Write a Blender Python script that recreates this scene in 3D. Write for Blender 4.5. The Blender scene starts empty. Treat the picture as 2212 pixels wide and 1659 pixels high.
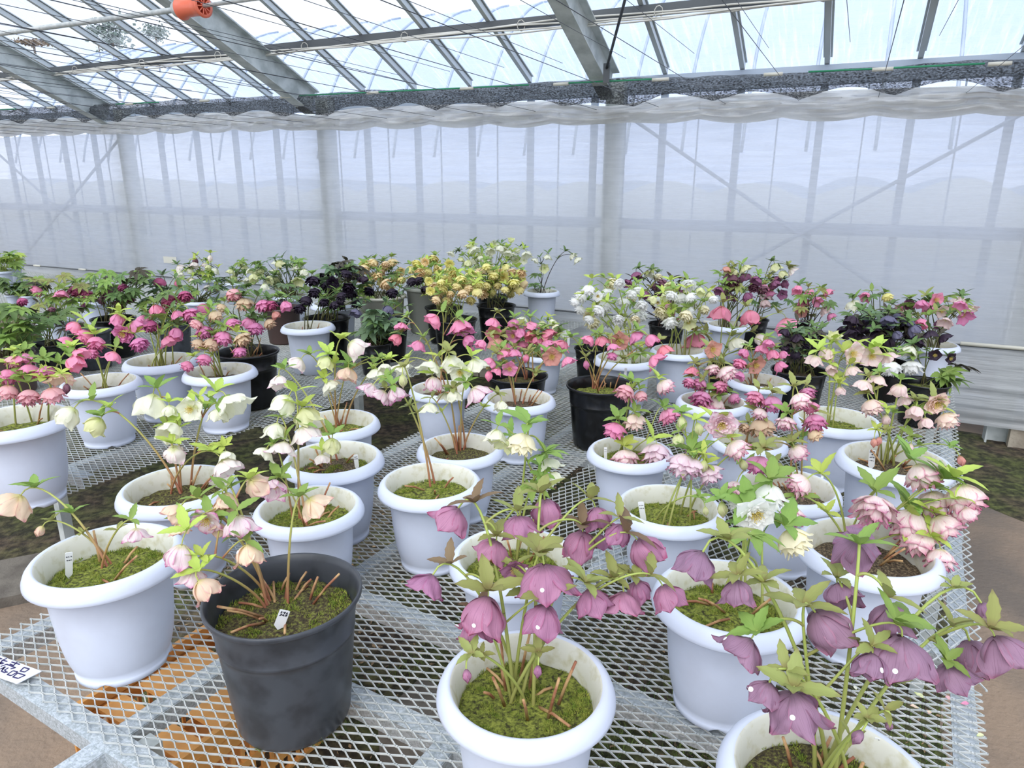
import bpy, math, random
from mathutils import Vector, Matrix, noise
from mathutils.bvhtree import BVHTree
R = math.radians
sc = bpy.context.scene
C = sc.collection
# ------------------------------------------------------------------ camera, world, light, exposure
IMW, IMH, FPX = 2212, 1659, 1500.0
PITCH, ROLL, CAMZ = R(16.1), R(0.2), 1.66
_cp, _sp = math.cos(PITCH), math.sin(PITCH)
FWD = Vector((0, _cp, -_sp)); _r0 = Vector((1, 0, 0)); _u0 = Vector((0, _sp, _cp))
RGT = math.cos(ROLL)*_r0 + math.sin(ROLL)*_u0
UPV = -math.sin(ROLL)*_r0 + math.cos(ROLL)*_u0
cam = bpy.data.cameras.new('camera'); co = bpy.data.objects.new('camera', cam); C.objects.link(co)
cam.sensor_width = 36; cam.lens = FPX/IMW*36; cam.clip_start = .05; cam.clip_end = 300
mw = Matrix((( RGT.x, UPV.x, -FWD.x, 0), (RGT.y, UPV.y, -FWD.y, 0), (RGT.z, UPV.z, -FWD.z, CAMZ), (0, 0, 0, 1)))
co.matrix_world = mw; sc.camera = co
CAMP = Vector((0, 0, CAMZ))
sc.view_settings.view_transform = 'Standard'; sc.view_settings.look = 'None'
sc.view_settings.exposure = 0.42; sc.view_settings.gamma = 1.0; sc.view_settings.use_curve_mapping = False
try:
    sc.cycles.use_denoising = True
    sc.cycles.denoiser = 'OPENIMAGEDENOISE'
    sc.cycles.max_bounces = 8; sc.cycles.transparent_max_bounces = 16
    sc.cycles.use_adaptive_sampling = True; sc.cycles.adaptive_threshold = .03
    sc.cycles.transmission_bounces = 6; sc.cycles.diffuse_bounces = 5
    sc.cycles.caustics_reflective = False; sc.cycles.caustics_refractive = False
except Exception: pass
w = bpy.data.worlds.new('sky'); sc.world = w; w.use_nodes = True
nt = w.node_tree; nt.nodes.clear()
def N(nt, t, **k):
    n = nt.nodes.new(t)
    for a, b in k.items(): setattr(n, a, b)
    return n
o = N(nt, 'ShaderNodeOutputWorld'); bg = N(nt, 'ShaderNodeBackground'); tc = N(nt, 'ShaderNodeTexCoord')
mp = N(nt, 'ShaderNodeMapping'); mp.inputs['Scale'].default_value = (1, 1, 2.5)
nz = N(nt, 'ShaderNodeTexNoise'); nz.inputs['Scale'].default_value = 2.2; nz.inputs['Detail'].default_value = 5
cr = N(nt, 'ShaderNodeValToRGB')
cr.color_ramp.elements[0].position = .38; cr.color_ramp.elements[0].color = (.66, .76, 1, 1)
cr.color_ramp.elements[1].position = .62; cr.color_ramp.elements[1].color = (.93, .96, 1, 1)
nt.links.new(tc.outputs['Generated'], mp.inputs[0]); nt.links.new(mp.outputs[0], nz.inputs['Vector'])
nt.links.new(nz.outputs[0], cr.inputs[0]); nt.links.new(cr.outputs[0], bg.inputs[0]); nt.links.new(bg.outputs[0], o.inputs[0])
bg.inputs['Strength'].default_value = 1.14
sl = bpy.data.lights.new('sun', 'SUN'); sl.energy = 1.7; sl.angle = R(50); sl.color = (1, .98, .95)
so = bpy.data.objects.new('sun', sl); C.objects.link(so); so.rotation_euler = (R(40), R(-16), 0)
# ------------------------------------------------------------------ pixel helpers (a pixel and a depth or height give a point of the place)
def ray(x, y):
    return FWD + ((x-IMW/2)/FPX)*RGT - ((y-IMH/2)/FPX)*UPV
def at(x, y, Y):
    d = ray(x, y); return CAMP + d*(Y/d.y)
def hz(x, y, z):
    d = ray(x, y); return CAMP + d*((z-CAMZ)/d.z)
TH = R(25.5)
NV = Vector((math.sin(TH), math.cos(TH), 0)); DV = Vector((math.cos(TH), -math.sin(TH), 0)); ZV = Vector((0, 0, 1))
DW = 5.3
def W3(a, n, z): return DV*a + NV*n + ZV*z           # wall frame: along, towards the wall, up
ED = Vector((.5, .8660, 0)); EE = Vector((.8660, -.5, 0))
def B3(s, e, z): return ED*s + EE*e + ZV*z           # bench frame: along the bench, across it, up
DECK = .60
# ------------------------------------------------------------------ mesh builder
class MB:
    def __init__(s): s.v = []; s.f = []; s.uv = []; s.mi = []; s.cm = 0
    def face(s, idx, uvs=None):
        s.f.append(idx); s.uv.append(uvs or [(0, 0)]*len(idx)); s.mi.append(s.cm)
    def quad(s, a, b, c, d, uvs=None):
        i = len(s.v); s.v += [a, b, c, d]; s.face((i, i+1, i+2, i+3), uvs)
    def box(s, c, ax, ay, az):
        i = len(s.v)
        for sx, sy, sz in ((-1,-1,-1),(1,-1,-1),(1,1,-1),(-1,1,-1),(-1,-1,1),(1,-1,1),(1,1,1),(-1,1,1)):
            s.v.append(c + ax*sx + ay*sy + az*sz)
        for q in ((0,3,2,1),(4,5,6,7),(0,1,5,4),(1,2,6,5),(2,3,7,6),(3,0,4,7)): s.face(tuple(i+k for k in q))
    def bar(s, p, q, wd, ht, up=ZV):
        d = (q-p); L = d.length; d = d/L
        sd = d.cross(up)
        if sd.length < 1e-4: sd = d.cross(Vector((1, 0, 0)))
        sd.normalize(); u2 = sd.cross(d)
        s.box((p+q)/2, d*(L/2), sd*(wd/2), u2*(ht/2))
    def tube(s, pts, rad, n=6, cap=True):
        m = len(pts)
        if not isinstance(rad, (list, tuple)): rad = [rad]*m
        i0 = len(s.v); prev = None
        for k, p in enumerate(pts):
            t = (pts[min(k+1, m-1)] - pts[max(k-1, 0)])
            t = t.normalized() if t.length > 1e-9 else ZV
            if prev is None:
                a = t.cross(ZV) if abs(t.z) < .95 else t.cross(Vector((1, 0, 0)))
            else: a = prev - t*prev.dot(t)
            a.normalize(); prev = a; b = t.cross(a)
            for j in range(n):
                an = 2*math.pi*j/n
                s.v.append(p + (a*math.cos(an) + b*math.sin(an))*rad[k])
        for k in range(m-1):
            for j in range(n):
                j2 = (j+1) % n; v0, v1 = k/(m-1), (k+1)/(m-1)
                s.face((i0+k*n+j, i0+k*n+j2, i0+(k+1)*n+j2, i0+(k+1)*n+j), [(j/n, v0), ((j+1)/n, v0), ((j+1)/n, v1), (j/n, v1)])
        if cap:
            s.face(tuple(i0+j for j in range(n))[::-1], [(0, 0)]*n)
            s.face(tuple(i0+(m-1)*n+j for j in range(n)), [(0, 1)]*n)
    def lathe(s, prof, n=48, closed=False):
        i0 = len(s.v); m = len(prof)
        for r, z in prof:
            for j in range(n):
                an = 2*math.pi*j/n; s.v.append(Vector((r*math.cos(an), r*math.sin(an), z)))
        for k in range(m-1):
            for j in range(n):
                j2 = (j+1) % n
                s.face((i0+k*n+j, i0+k*n+j2, i0+(k+1)*n+j2, i0+(k+1)*n+j), [(j/n, k/m), ((j+1)/n, k/m), ((j+1)/n, (k+1)/m), (j/n, (k+1)/m)])
    def mesh(s, name, mats, smooth=True):
        me = bpy.data.meshes.new(name)
        me.from_pydata([tuple(v) for v in s.v], [], s.f)
        uvl = me.uv_layers.new(name='uv')
        fl = []
        for u in s.uv:
            for a in u: fl += [a[0], a[1]]
        uvl.data.foreach_set('uv', fl)
        if not isinstance(mats, (list, tuple)): mats = [mats]
        for m in mats: me.materials.append(m)
        me.polygons.foreach_set('material_index', s.mi)
        me.polygons.foreach_set('use_smooth', [smooth]*len(s.f))
        me.update()
        return me
    def build(s, name, mats, parent=None, smooth=True, loc=None):
        if loc is not None:
            l = Vector(loc); s.v = [v - l for v in s.v]
        ob = bpy.data.objects.new(name, s.mesh(name, mats, smooth)); C.objects.link(ob)
        if loc is not None: ob.location = loc
        if parent is not None: ob.parent = parent
        return ob
def tag(o, label=None, cat=None, group=None, kind=None):
    if label: o['label'] = label
    if cat: o['category'] = cat
    if group: o['group'] = group
    if kind: o['kind'] = kind
    return o
def empty(name, loc):
    e = bpy.data.objects.new(name, None); C.objects.link(e); e.location = loc; e.empty_display_size = .05
    return e
# ------------------------------------------------------------------ materials
def srgb(r, g, b):
    f = lambda c: (c/255/12.92) if c/255 <= .04045 else ((c/255+.055)/1.055)**2.4
    return (f(r), f(g), f(b), 1)
def mat(name, col, rough=.5, metal=0, spec=.5, noise_s=None, col2=None, bump=0, bscale=80, lo=.4, hi=.6, coord='Object', detail=4, scale3=(1,1,1)):
    m = bpy.data.materials.new(name); m.use_nodes = True; nt = m.node_tree
    p = nt.nodes['Principled BSDF']; p.inputs['Base Color'].default_value = col
    p.inputs['Roughness'].default_value = rough; p.inputs['Metallic'].default_value = metal
    p.inputs['Specular IOR Level'].default_value = spec
    tc = N(nt, 'ShaderNodeTexCoord'); mp = N(nt, 'ShaderNodeMapping'); mp.inputs['Scale'].default_value = scale3
    nt.links.new(tc.outputs[coord], mp.inputs[0])
    if noise_s:
        z = N(nt, 'ShaderNodeTexNoise'); z.inputs['Scale'].default_value = noise_s; z.inputs['Detail'].default_value = detail
        r = N(nt, 'ShaderNodeValToRGB'); r.color_ramp.elements[0].position = lo; r.color_ramp.elements[1].position = hi
        r.color_ramp.elements[0].color = col; r.color_ramp.elements[1].color = col2
        nt.links.new(mp.outputs[0], z.inputs['Vector']); nt.links.new(z.outputs[0], r.inputs[0]); nt.links.new(r.outputs[0], p.inputs['Base Color'])
    if bump:
        z = N(nt, 'ShaderNodeTexNoise'); z.inputs['Scale'].default_value = bscale; z.inputs['Detail'].default_value = 3
        b = N(nt, 'ShaderNodeBump'); b.inputs['Strength'].default_value = bump; b.inputs['Distance'].default_value = .01
        nt.links.new(mp.outputs[0], z.inputs['Vector']); nt.links.new(z.outputs[0], b.inputs['Height']); nt.links.new(b.outputs[0], p.inputs['Normal'])
    return m
M = {}
M['white'] = mat('white_plastic', srgb(214, 222, 238), .38, noise_s=3, col2=srgb(206, 213, 228), lo=.45, hi=.75)
M['cream'] = mat('cream_plastic', srgb(212, 210, 196), .45)
M['beige'] = mat('grey_beige_plastic', srgb(168, 172, 164), .5)
M['black'] = mat('black_plastic', srgb(18, 19, 21), .25, noise_s=9, col2=srgb(28, 30, 33), lo=.5, hi=.62)
M['grey'] = mat('charcoal_plastic', srgb(64, 68, 74), .34, noise_s=5, col2=srgb(46, 49, 54), lo=.45, hi=.65)
M['brown'] = mat('brown_plastic', srgb(92, 74, 70), .5)
M['inner'] = mat('stained_plastic', srgb(222, 222, 210), .5, noise_s=14, col2=srgb(196, 192, 160), lo=.5, hi=.75)
M['steel'] = mat('galvanised_steel', srgb(208, 211, 207), .5, .15, noise_s=25, col2=srgb(184, 190, 188), lo=.4, hi=.6)
M['zinc'] = mat('zinc_sheet', srgb(176, 185, 188), .45, .25, noise_s=150, col2=srgb(206, 214, 220), lo=.40, hi=.60, bump=.3, bscale=200)
M['beam'] = mat('weathered_beam_steel', srgb(206, 212, 210), .6, .1, noise_s=9, col2=srgb(172, 180, 178), lo=.4, hi=.65)
M['darksteel'] = mat('dark_purlin_steel', srgb(92, 96, 98), .6, .3)
M['rafter'] = mat('rafter_aluminium', srgb(196, 202, 202), .5, .4)
M['mullion'] = mat('mullion_steel', srgb(168, 180, 194), .6, .1)
M['cable'] = mat('white_cable', srgb(200, 198, 188), .6)
M['wire'] = mat('dark_wire', srgb(62, 66, 72), .5)
M['orange'] = mat('orange_plastic', srgb(238, 120, 90), .35)
M['crate'] = mat('crate_plastic', srgb(226, 164, 90), .5, noise_s=12, col2=srgb(206, 148, 82))
M['green_rod'] = mat('green_rod', srgb(50, 140, 100), .5)
M['tag'] = mat('label_plastic', srgb(240, 242, 244), .45)
M['ink'] = mat('ink', srgb(40, 42, 60), .6)
M['inkp'] = mat('violet_ink', srgb(52, 44, 96), .6)
M['paper'] = mat('card', srgb(228, 232, 240), .5)
M['sticker'] = mat('white_dot', srgb(250, 250, 250), .3)
M['concrete'] = mat('concrete', srgb(120, 114, 104), .9, noise_s=8, col2=srgb(98, 92, 84), bump=.3)
M['blocks'] = mat('foundation_concrete', srgb(186, 176, 158), .9, noise_s=7, col2=srgb(150, 140, 124), bump=.3)
M['path'] = mat('bare_soil', srgb(150, 130, 110), .95, noise_s=1.6, col2=srgb(112, 102, 92), lo=.40, hi=.62, bump=.6, bscale=45, detail=9)
M['snowbank'] = mat('dimmed_snow', srgb(176, 182, 184), .85, bump=.2, bscale=6)  # greyer than the hill snow: the bank's weaker light put into the colour
M['snow'] = mat('snow', srgb(236, 240, 246), .8, bump=.2, bscale=6)
M['stub'] = mat('cut_stem', srgb(196, 160, 112), .7, noise_s=30, col2=srgb(150, 96, 70))
M['barkd'] = mat('litter', srgb(70, 58, 48), .9, noise_s=40, col2=srgb(168, 140, 104), lo=.45, hi=.62)
M['grassm'] = mat('grass_blade', srgb(74, 100, 42), .8, noise_s=8, col2=srgb(120, 138, 66))
M['mossb'] = mat('moss_tuft', srgb(112, 136, 46), .8, noise_s=22, col2=srgb(168, 172, 78), lo=.4, hi=.65)
M['treeleaf'] = mat('tree_foliage', srgb(96, 112, 100), .9, noise_s=2, col2=srgb(150, 156, 150))
M['stam'] = mat('stamens', srgb(226, 204, 110), .6)
M['brick'] = mat('weathered_timber', srgb(74, 66, 60), .95, noise_s=10, col2=srgb(104, 94, 84))
def groundmat():
    m = bpy.data.materials.new('mossy_ground'); m.use_nodes = True; nt = m.node_tree; p = nt.nodes['Principled BSDF']
    p.inputs['Roughness'].default_value = .95
    tc = N(nt, 'ShaderNodeTexCoord')
    a = N(nt, 'ShaderNodeTexNoise'); a.inputs['Scale'].default_value = 3.2; a.inputs['Detail'].default_value = 6
    b = N(nt, 'ShaderNodeTexNoise'); b.inputs['Scale'].default_value = 26; b.inputs['Detail'].default_value = 6
    ra = N(nt, 'ShaderNodeValToRGB'); e = ra.color_ramp.elements
    e[0].position = .36; e[0].color = srgb(82, 72, 62); e[1].position = .60; e[1].color = srgb(78, 86, 48)
    rb = N(nt, 'ShaderNodeValToRGB'); e = rb.color_ramp.elements
    e[0].position = .40; e[0].color = (.35, .32, .3, 1); e[1].position = .66; e[1].color = (1.5, 1.4, 1.2, 1)
    mx = N(nt, 'ShaderNodeMixRGB', blend_type='MULTIPLY'); mx.inputs[0].default_value = 1
    for q, r in ((a, ra), (b, rb)):
        nt.links.new(tc.outputs['Object'], q.inputs['Vector']); nt.links.new(q.outputs[0], r.inputs[0])
    nt.links.new(ra.outputs[0], mx.inputs[1]); nt.links.new(rb.outputs[0], mx.inputs[2]); nt.links.new(mx.outputs[0], p.inputs['Base Color'])
    bp = N(nt, 'ShaderNodeBump'); bp.inputs['Strength'].default_value = .8; bp.inputs['Distance'].default_value = .02
    nt.links.new(b.outputs[0], bp.inputs['Height']); nt.links.new(bp.outputs[0], p.inputs['Normal'])
    return m
M['ground'] = groundmat()
def soilmat(name, c1, c2, c3, s):
    m = bpy.data.materials.new(name); m.use_nodes = True; nt = m.node_tree; p = nt.nodes['Principled BSDF']
    p.inputs['Roughness'].default_value = .95
    tc = N(nt, 'ShaderNodeTexCoord'); oi = N(nt, 'ShaderNodeObjectInfo')
    ad = N(nt, 'ShaderNodeVectorMath', operation='ADD'); nt.links.new(tc.outputs['Object'], ad.inputs[0]); nt.links.new(oi.outputs['Location'], ad.inputs[1])
    a = N(nt, 'ShaderNodeTexNoise'); a.inputs['Scale'].default_value = s; a.inputs['Detail'].default_value = 7; a.inputs['Roughness'].default_value = .65
    r = N(nt, 'ShaderNodeValToRGB'); e = r.color_ramp.elements
    e[0].position = .38; e[0].color = c1; e[1].position = .62; e[1].color = c3
    k = e.new(.5); k.color = c2
    nt.links.new(ad.outputs[0], a.inputs['Vector']); nt.links.new(a.outputs[0], r.inputs[0]); nt.links.new(r.outputs[0], p.inputs['Base Color'])
    bp = N(nt, 'ShaderNodeBump'); bp.inputs['Strength'].default_value = .9; bp.inputs['Distance'].default_value = .008
    nt.links.new(a.outputs[0], bp.inputs['Height']); nt.links.new(bp.outputs[0], p.inputs['Normal'])
    return m
SOIL = {'m': soilmat('mossy_soil', srgb(60, 58, 30), srgb(120, 130, 52), srgb(160, 168, 74), 30),
        'x': soilmat('patchy_soil', srgb(48, 40, 30), srgb(88, 78, 50), srgb(134, 138, 66), 38),
        's': soilmat('bare_potting_soil', srgb(58, 48, 38), srgb(92, 78, 60), srgb(150, 134, 104), 45)}
def soft(c, k=.13):
    if max(c[:3]) < .13: return c
    l = .3*c[0]+.5*c[1]+.2*c[2]; return tuple((q*.94+l*.06)*(1-k)+k for q in c[:3])+(1,)
def petalmat(name, base, edge, centre, ew=.0, vein=.25, trans=.3, tipmix=0., veincol=None, rand=.12):
    k = .065 if 'leaf' not in name else .02
    base, edge = soft(base, k), soft(edge, k*.7)
    if veincol: veincol = soft(veincol, k*.6)
    m = bpy.data.materials.new(name); m.use_nodes = True; nt = m.node_tree; L = nt.links
    p = nt.nodes['Principled BSDF']; out = nt.nodes['Material Output']
    p.inputs['Roughness'].default_value = .55; p.inputs['Specular IOR Level'].default_value = .3
    uv = N(nt, 'ShaderNodeUVMap'); uv.uv_map = 'uv'; sx = N(nt, 'ShaderNodeSeparateXYZ'); L.new(uv.outputs[0], sx.inputs[0])
    def ma(op, a, b=None, cl=False):
        n = N(nt, 'ShaderNodeMath', operation=op); n.use_clamp = cl
        for k, v in enumerate((a, b)):
            if v is None: continue
            if isinstance(v, (int, float)): n.inputs[k].default_value = v
            else: L.new(v, n.inputs[k])
        return n.outputs[0]
    u = ma('ABSOLUTE', ma('SUBTRACT', ma('MULTIPLY', sx.outputs[0], 2), 1)); v = sx.outputs[1]
    ed = ma('MAXIMUM', ma('MULTIPLY', u, .96), v)                       # distance to the rim of the petal
    nz = N(nt, 'ShaderNodeTexNoise'); nz.inputs['Scale'].default_value = 7
    L.new(uv.outputs[0], nz.inputs['Vector'])
    ed = ma('ADD', ed, ma('MULTIPLY', ma('SUBTRACT', nz.outputs[0], .5), .18))
    f = N(nt, 'ShaderNodeMapRange'); f.inputs['From Min'].default_value = 1-ew-.12; f.inputs['From Max'].default_value = 1.0
    L.new(ed, f.inputs['Value'])
    mp = N(nt, 'ShaderNodeMapping'); mp.inputs['Scale'].default_value = (26, 1.6, 1); L.new(uv.outputs[0], mp.inputs[0])
    vn = N(nt, 'ShaderNodeTexNoise'); vn.inputs['Scale'].default_value = 1; vn.inputs['Detail'].default_value = 2; L.new(mp.outputs[0], vn.inputs['Vector'])
    vr = N(nt, 'ShaderNodeMapRange'); vr.inputs['From Min'].default_value = .52; vr.inputs['From Max'].default_value = .68; vr.inputs['To Max'].default_value = vein; L.new(vn.outputs[0], vr.inputs['Value'])
    def mix(fac, a, b):
        n = N(nt, 'ShaderNodeMixRGB'); 
        if isinstance(fac, (int, float)): n.inputs[0].default_value = fac
        else: L.new(fac, n.inputs[0])
        for k, q in ((1, a), (2, b)):
            if isinstance(q, tuple): n.inputs[k].default_value = q
            else: L.new(q, n.inputs[k])
        return n.outputs[0]
    c = mix(vr.outputs[0], base, veincol or edge)
    if ew > 0 or tipmix > 0: c = mix(ma('MULTIPLY', f.outputs[0], .9 if ew > 0 else tipmix), c, edge)
    cf = N(nt, 'ShaderNodeMapRange'); cf.inputs['From Min'].default_value = .28; cf.inputs['From Max'].default_value = .02; L.new(v, cf.inputs['Value'])
    c = mix(ma('MULTIPLY', cf.outputs[0], .75), c, centre)
    oi = N(nt, 'ShaderNodeObjectInfo'); hs = N(nt, 'ShaderNodeHueSaturation')
    L.new(ma('ADD', ma('MULTIPLY', oi.outputs['Random'], rand*.3), .5-rand*.15), hs.inputs['Hue'])
    L.new(ma('ADD', ma('MULTIPLY', oi.outputs['Random'], rand*2.2), 1-rand*1.1), hs.inputs['Value'])
    L.new(c, hs.inputs['Color']); L.new(hs.outputs[0], p.inputs['Base Color'])
    tr = N(nt, 'ShaderNodeBsdfTranslucent'); L.new(hs.outputs[0], tr.inputs[0])
    ms = N(nt, 'ShaderNodeMixShader'); ms.inputs[0].default_value = trans
    L.new(p.outputs[0], ms.inputs[1]); L.new(tr.outputs[0], ms.inputs[2]); L.new(ms.outputs[0], out.inputs['Surface'])
    return m
GRN = srgb(196, 206, 110)
KIND = {  # code: (shape, material)
 'mv': ('s', petalmat('mauve_petal', srgb(184, 116, 156), srgb(178, 64, 122), srgb(120, 92, 108), .02, .5, .25, veincol=srgb(130, 74, 112), rand=.08)),
 'sl': ('s', petalmat('dusky_mauve_petal', srgb(158, 112, 144), srgb(172, 96, 132), srgb(108, 86, 100), .02, .5, .25, veincol=srgb(108, 70, 98), rand=.08)),
 'wg': ('s', petalmat('ivory_petal', srgb(246, 246, 222), srgb(250, 240, 236), srgb(206, 216, 120), 0, .12, .3, veincol=GRN, rand=.05)),
 'wy': ('s', petalmat('greenish_petal', srgb(234, 236, 176), srgb(240, 240, 200), srgb(190, 206, 96), 0, .15, .3, veincol=GRN, rand=.05)),
 'wp': ('s', petalmat('white_petal_pink_rim', srgb(248, 238, 228), srgb(232, 176, 206), srgb(206, 214, 130), .03, .12, .3, rand=.05)),
 'pc': ('s', petalmat('picotee_petal', srgb(244, 224, 226), srgb(204, 66, 156), srgb(214, 216, 150), .10, .4, .3, rand=.05)),
 'pe': ('s', petalmat('peach_petal', srgb(246, 220, 188), srgb(232, 150, 160), srgb(216, 214, 130), .04, .25, .3, rand=.06)),
 'pk': ('s', petalmat('pink_petal', srgb(244, 148, 190), srgb(230, 112, 172), srgb(190, 130, 110), .02, .2, .3, rand=.1)),
 'co': ('s', petalmat('coral_petal', srgb(244, 142, 164), srgb(230, 100, 140), srgb(180, 120, 90), .02, .2, .3, rand=.08)),
 'ph': ('s', petalmat('tan_pink_petal', srgb(226, 156, 138), srgb(214, 124, 118), srgb(160, 130, 70), .02, .25, .3, rand=.06)),
 'pd': ('d', petalmat('pink_double_petal', srgb(240, 142, 188), srgb(214, 92, 160), srgb(180, 60, 100), .04, .25, .28, rand=.1)),
 'cp': ('d', petalmat('coral_double_petal', srgb(250, 188, 188), srgb(236, 128, 158), srgb(220, 170, 120), .05, .2, .28, rand=.1)),
 'md': ('d', petalmat('magenta_double_petal', srgb(196, 72, 128), srgb(168, 42, 102), srgb(110, 30, 60), .04, .25, .22, rand=.08)),
 'mk': ('d', petalmat('maroon_double_petal', srgb(124, 60, 84), srgb(90, 32, 60), srgb(70, 26, 40), .04, .25, .18, rand=.06)),
 'ms': ('s', petalmat('maroon_petal', srgb(142, 62, 112), srgb(110, 36, 84), srgb(80, 30, 60), .03, .25, .2, rand=.06)),
 'bd': ('d', petalmat('tan_double_petal', srgb(220, 192, 152), srgb(206, 140, 122), srgb(140, 130, 70), .05, .25, .25, rand=.08)),
 'cd': ('d', petalmat('cream_double_petal', srgb(248, 240, 204), srgb(250, 244, 220), srgb(222, 214, 130), 0, .1, .3, rand=.04)),
 'yd': ('d', petalmat('yellow_double_petal', srgb(248, 240, 150), srgb(250, 224, 160), srgb(214, 214, 110), .06, .2, .3, rand=.08)),
 'ad': ('d', petalmat('apricot_double_petal', srgb(254, 232, 176), srgb(250, 206, 160), srgb(220, 206, 120), .06, .2, .3, rand=.08)),
 'wd': ('d', petalmat('white_double_petal', srgb(255, 255, 252), srgb(255, 255, 252), srgb(226, 230, 170), 0, .04, .5, rand=.03)),
 'rp': ('d', petalmat('rose_edged_double_petal', srgb(250, 232, 226), srgb(208, 70, 142), srgb(222, 220, 150), .14, .35, .3, rand=.05)),
 'rm': ('d', petalmat('rose_double_petal', srgb(234, 152, 190), srgb(196, 58, 128), srgb(190, 140, 120), .12, .4, .28, rand=.08)),
 'pp': ('d', petalmat('blush_double_petal', srgb(248, 226, 232), srgb(216, 128, 178), srgb(226, 216, 150), .035, .18, .3, rand=.04)),
 'pw': ('s', petalmat('blush_petal', srgb(246, 222, 214), srgb(222, 166, 184), srgb(206, 210, 120), .04, .2, .3, rand=.06)),
 'pb': ('d', petalmat('blush_cream_double_petal', srgb(248, 226, 208), srgb(218, 150, 170), srgb(224, 206, 130), .04, .2, .3, rand=.06)),
 'bk': ('d', petalmat('black_double_petal', srgb(44, 34, 50), srgb(30, 22, 36), srgb(30, 26, 24), .02, .2, .08, rand=.04)),
 'bs': ('s', petalmat('black_petal', srgb(58, 44, 60), srgb(36, 26, 38), srgb(40, 34, 30), .02, .2, .08, rand=.04)),
 'sb': ('s', petalmat('slate_petal', srgb(88, 84, 116), srgb(64, 58, 90), srgb(50, 50, 60), .02, .3, .12, rand=.04)),
 'gb': ('s', petalmat('green_bud_petal', srgb(214, 220, 150), srgb(236, 206, 200), srgb(180, 196, 90), .05, .2, .3, rand=.05)),
}
def leafmat(name, c1, c2, rib, trans=.25):
    return petalmat(name, c1, c2, rib, .04, .3, trans, veincol=c2, rand=.08)
LEAF = {'lime': leafmat('lime_leaf', srgb(190, 210, 86), srgb(156, 184, 66), srgb(190, 206, 110)),
        'green': leafmat('green_leaf', srgb(138, 170, 72), srgb(102, 140, 56), srgb(160, 180, 100)),
        'dark': leafmat('dark_green_leaf', srgb(98, 128, 62), srgb(72, 102, 46), srgb(110, 140, 90), .15),
        'olive': leafmat('olive_leaf', srgb(156, 164, 84), srgb(134, 120, 76), srgb(150, 130, 90)),
        'bronze': leafmat('bronze_leaf', srgb(128, 104, 74), srgb(112, 76, 64), srgb(130, 110, 80), .2),
        'blue': leafmat('grey_green_leaf', srgb(104, 132, 92), srgb(80, 108, 74), srgb(140, 156, 116), .12),
        'brown': leafmat('brown_leaf', srgb(74, 70, 56), srgb(60, 50, 44), srgb(90, 84, 60), .12)}
def stemmat(name, c0, c1):
    m = bpy.data.materials.new(name); m.use_nodes = True; nt = m.node_tree; p = nt.nodes['Principled BSDF']; p.inputs['Roughness'].default_value = .5
    uv = N(nt, 'ShaderNodeUVMap'); uv.uv_map = 'uv'; sx = N(nt, 'ShaderNodeSeparateXYZ'); nt.links.new(uv.outputs[0], sx.inputs[0])
    r = N(nt, 'ShaderNodeValToRGB'); e = r.color_ramp.elements; e[0].color = c0; e[0].position = .05; e[1].color = c1; e[1].position = .5
    nt.links.new(sx.outputs[1], r.inputs[0]); nt.links.new(r.outputs[0], p.inputs['Base Color'])
    return m
STEM = {'red': stemmat('red_based_stem', srgb(176, 112, 90), srgb(172, 178, 96)), 'grn': stemmat('green_stem', srgb(150, 150, 84), srgb(166, 182, 92)),
        'drk': stemmat('dark_stem', srgb(92, 84, 56), srgb(110, 122, 66)), 'blk': stemmat('blackish_stem', srgb(70, 56, 50), srgb(70, 64, 56))}
def film(name, col, tr, trl, rough=.5, wr=.5, stretch=(1, 1, 14), scale=3., var=.05):
    """thin plastic sheet: part clear, part milky (light goes through and scatters)"""
    m = bpy.data.materials.new(name); m.use_nodes = True; nt = m.node_tree; L = nt.links
    for n in list(nt.nodes): nt.nodes.remove(n)
    out = N(nt, 'ShaderNodeOutputMaterial'); tp = N(nt, 'ShaderNodeBsdfTransparent'); tl = N(nt, 'ShaderNodeBsdfTranslucent'); df = N(nt, 'ShaderNodeBsdfPrincipled')
    tl.inputs[0].default_value = col; df.inputs['Base Color'].default_value = col; df.inputs['Roughness'].default_value = rough
    tc = N(nt, 'ShaderNodeTexCoord'); mp = N(nt, 'ShaderNodeMapping'); mp.inputs['Scale'].default_value = stretch; L.new(tc.outputs['Object'], mp.inputs[0])
    z = N(nt, 'ShaderNodeTexNoise'); z.inputs['Scale'].default_value = scale; z.inputs['Detail'].default_value = 4; L.new(mp.outputs[0], z.inputs['Vector'])
    bp = N(nt, 'ShaderNodeBump'); bp.inputs['Strength'].default_value = wr; bp.inputs['Distance'].default_value = .02; L.new(z.outputs[0], bp.inputs['Height'])
    L.new(bp.outputs[0], df.inputs['Normal']); L.new(bp.outputs[0], tl.inputs['Normal'])
    a = N(nt, 'ShaderNodeMixShader'); a.inputs[0].default_value = trl; L.new(df.outputs[0], a.inputs[1]); L.new(tl.outputs[0], a.inputs[2])
    b = N(nt, 'ShaderNodeMixShader')
    mr = N(nt, 'ShaderNodeMapRange'); mr.inputs['From Min'].default_value = .35; mr.inputs['From Max'].default_value = .65
    mr.inputs['To Min'].default_value = max(0, tr-var); mr.inputs['To Max'].default_value = tr+var; L.new(z.outputs[0], mr.inputs['Value'])
    L.new(mr.outputs[0], b.inputs[0]); L.new(a.outputs[0], b.inputs[1]); L.new(tp.outputs[0], b.inputs[2]); L.new(b.outputs[0], out.inputs[0])
    return m
M['film'] = film('milky_film', srgb(238, 238, 240), .27, .72, wr=.3)
M['skirt'] = film('grey_skirt_film', srgb(214, 216, 216), .18, .45, wr=.6)
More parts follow.
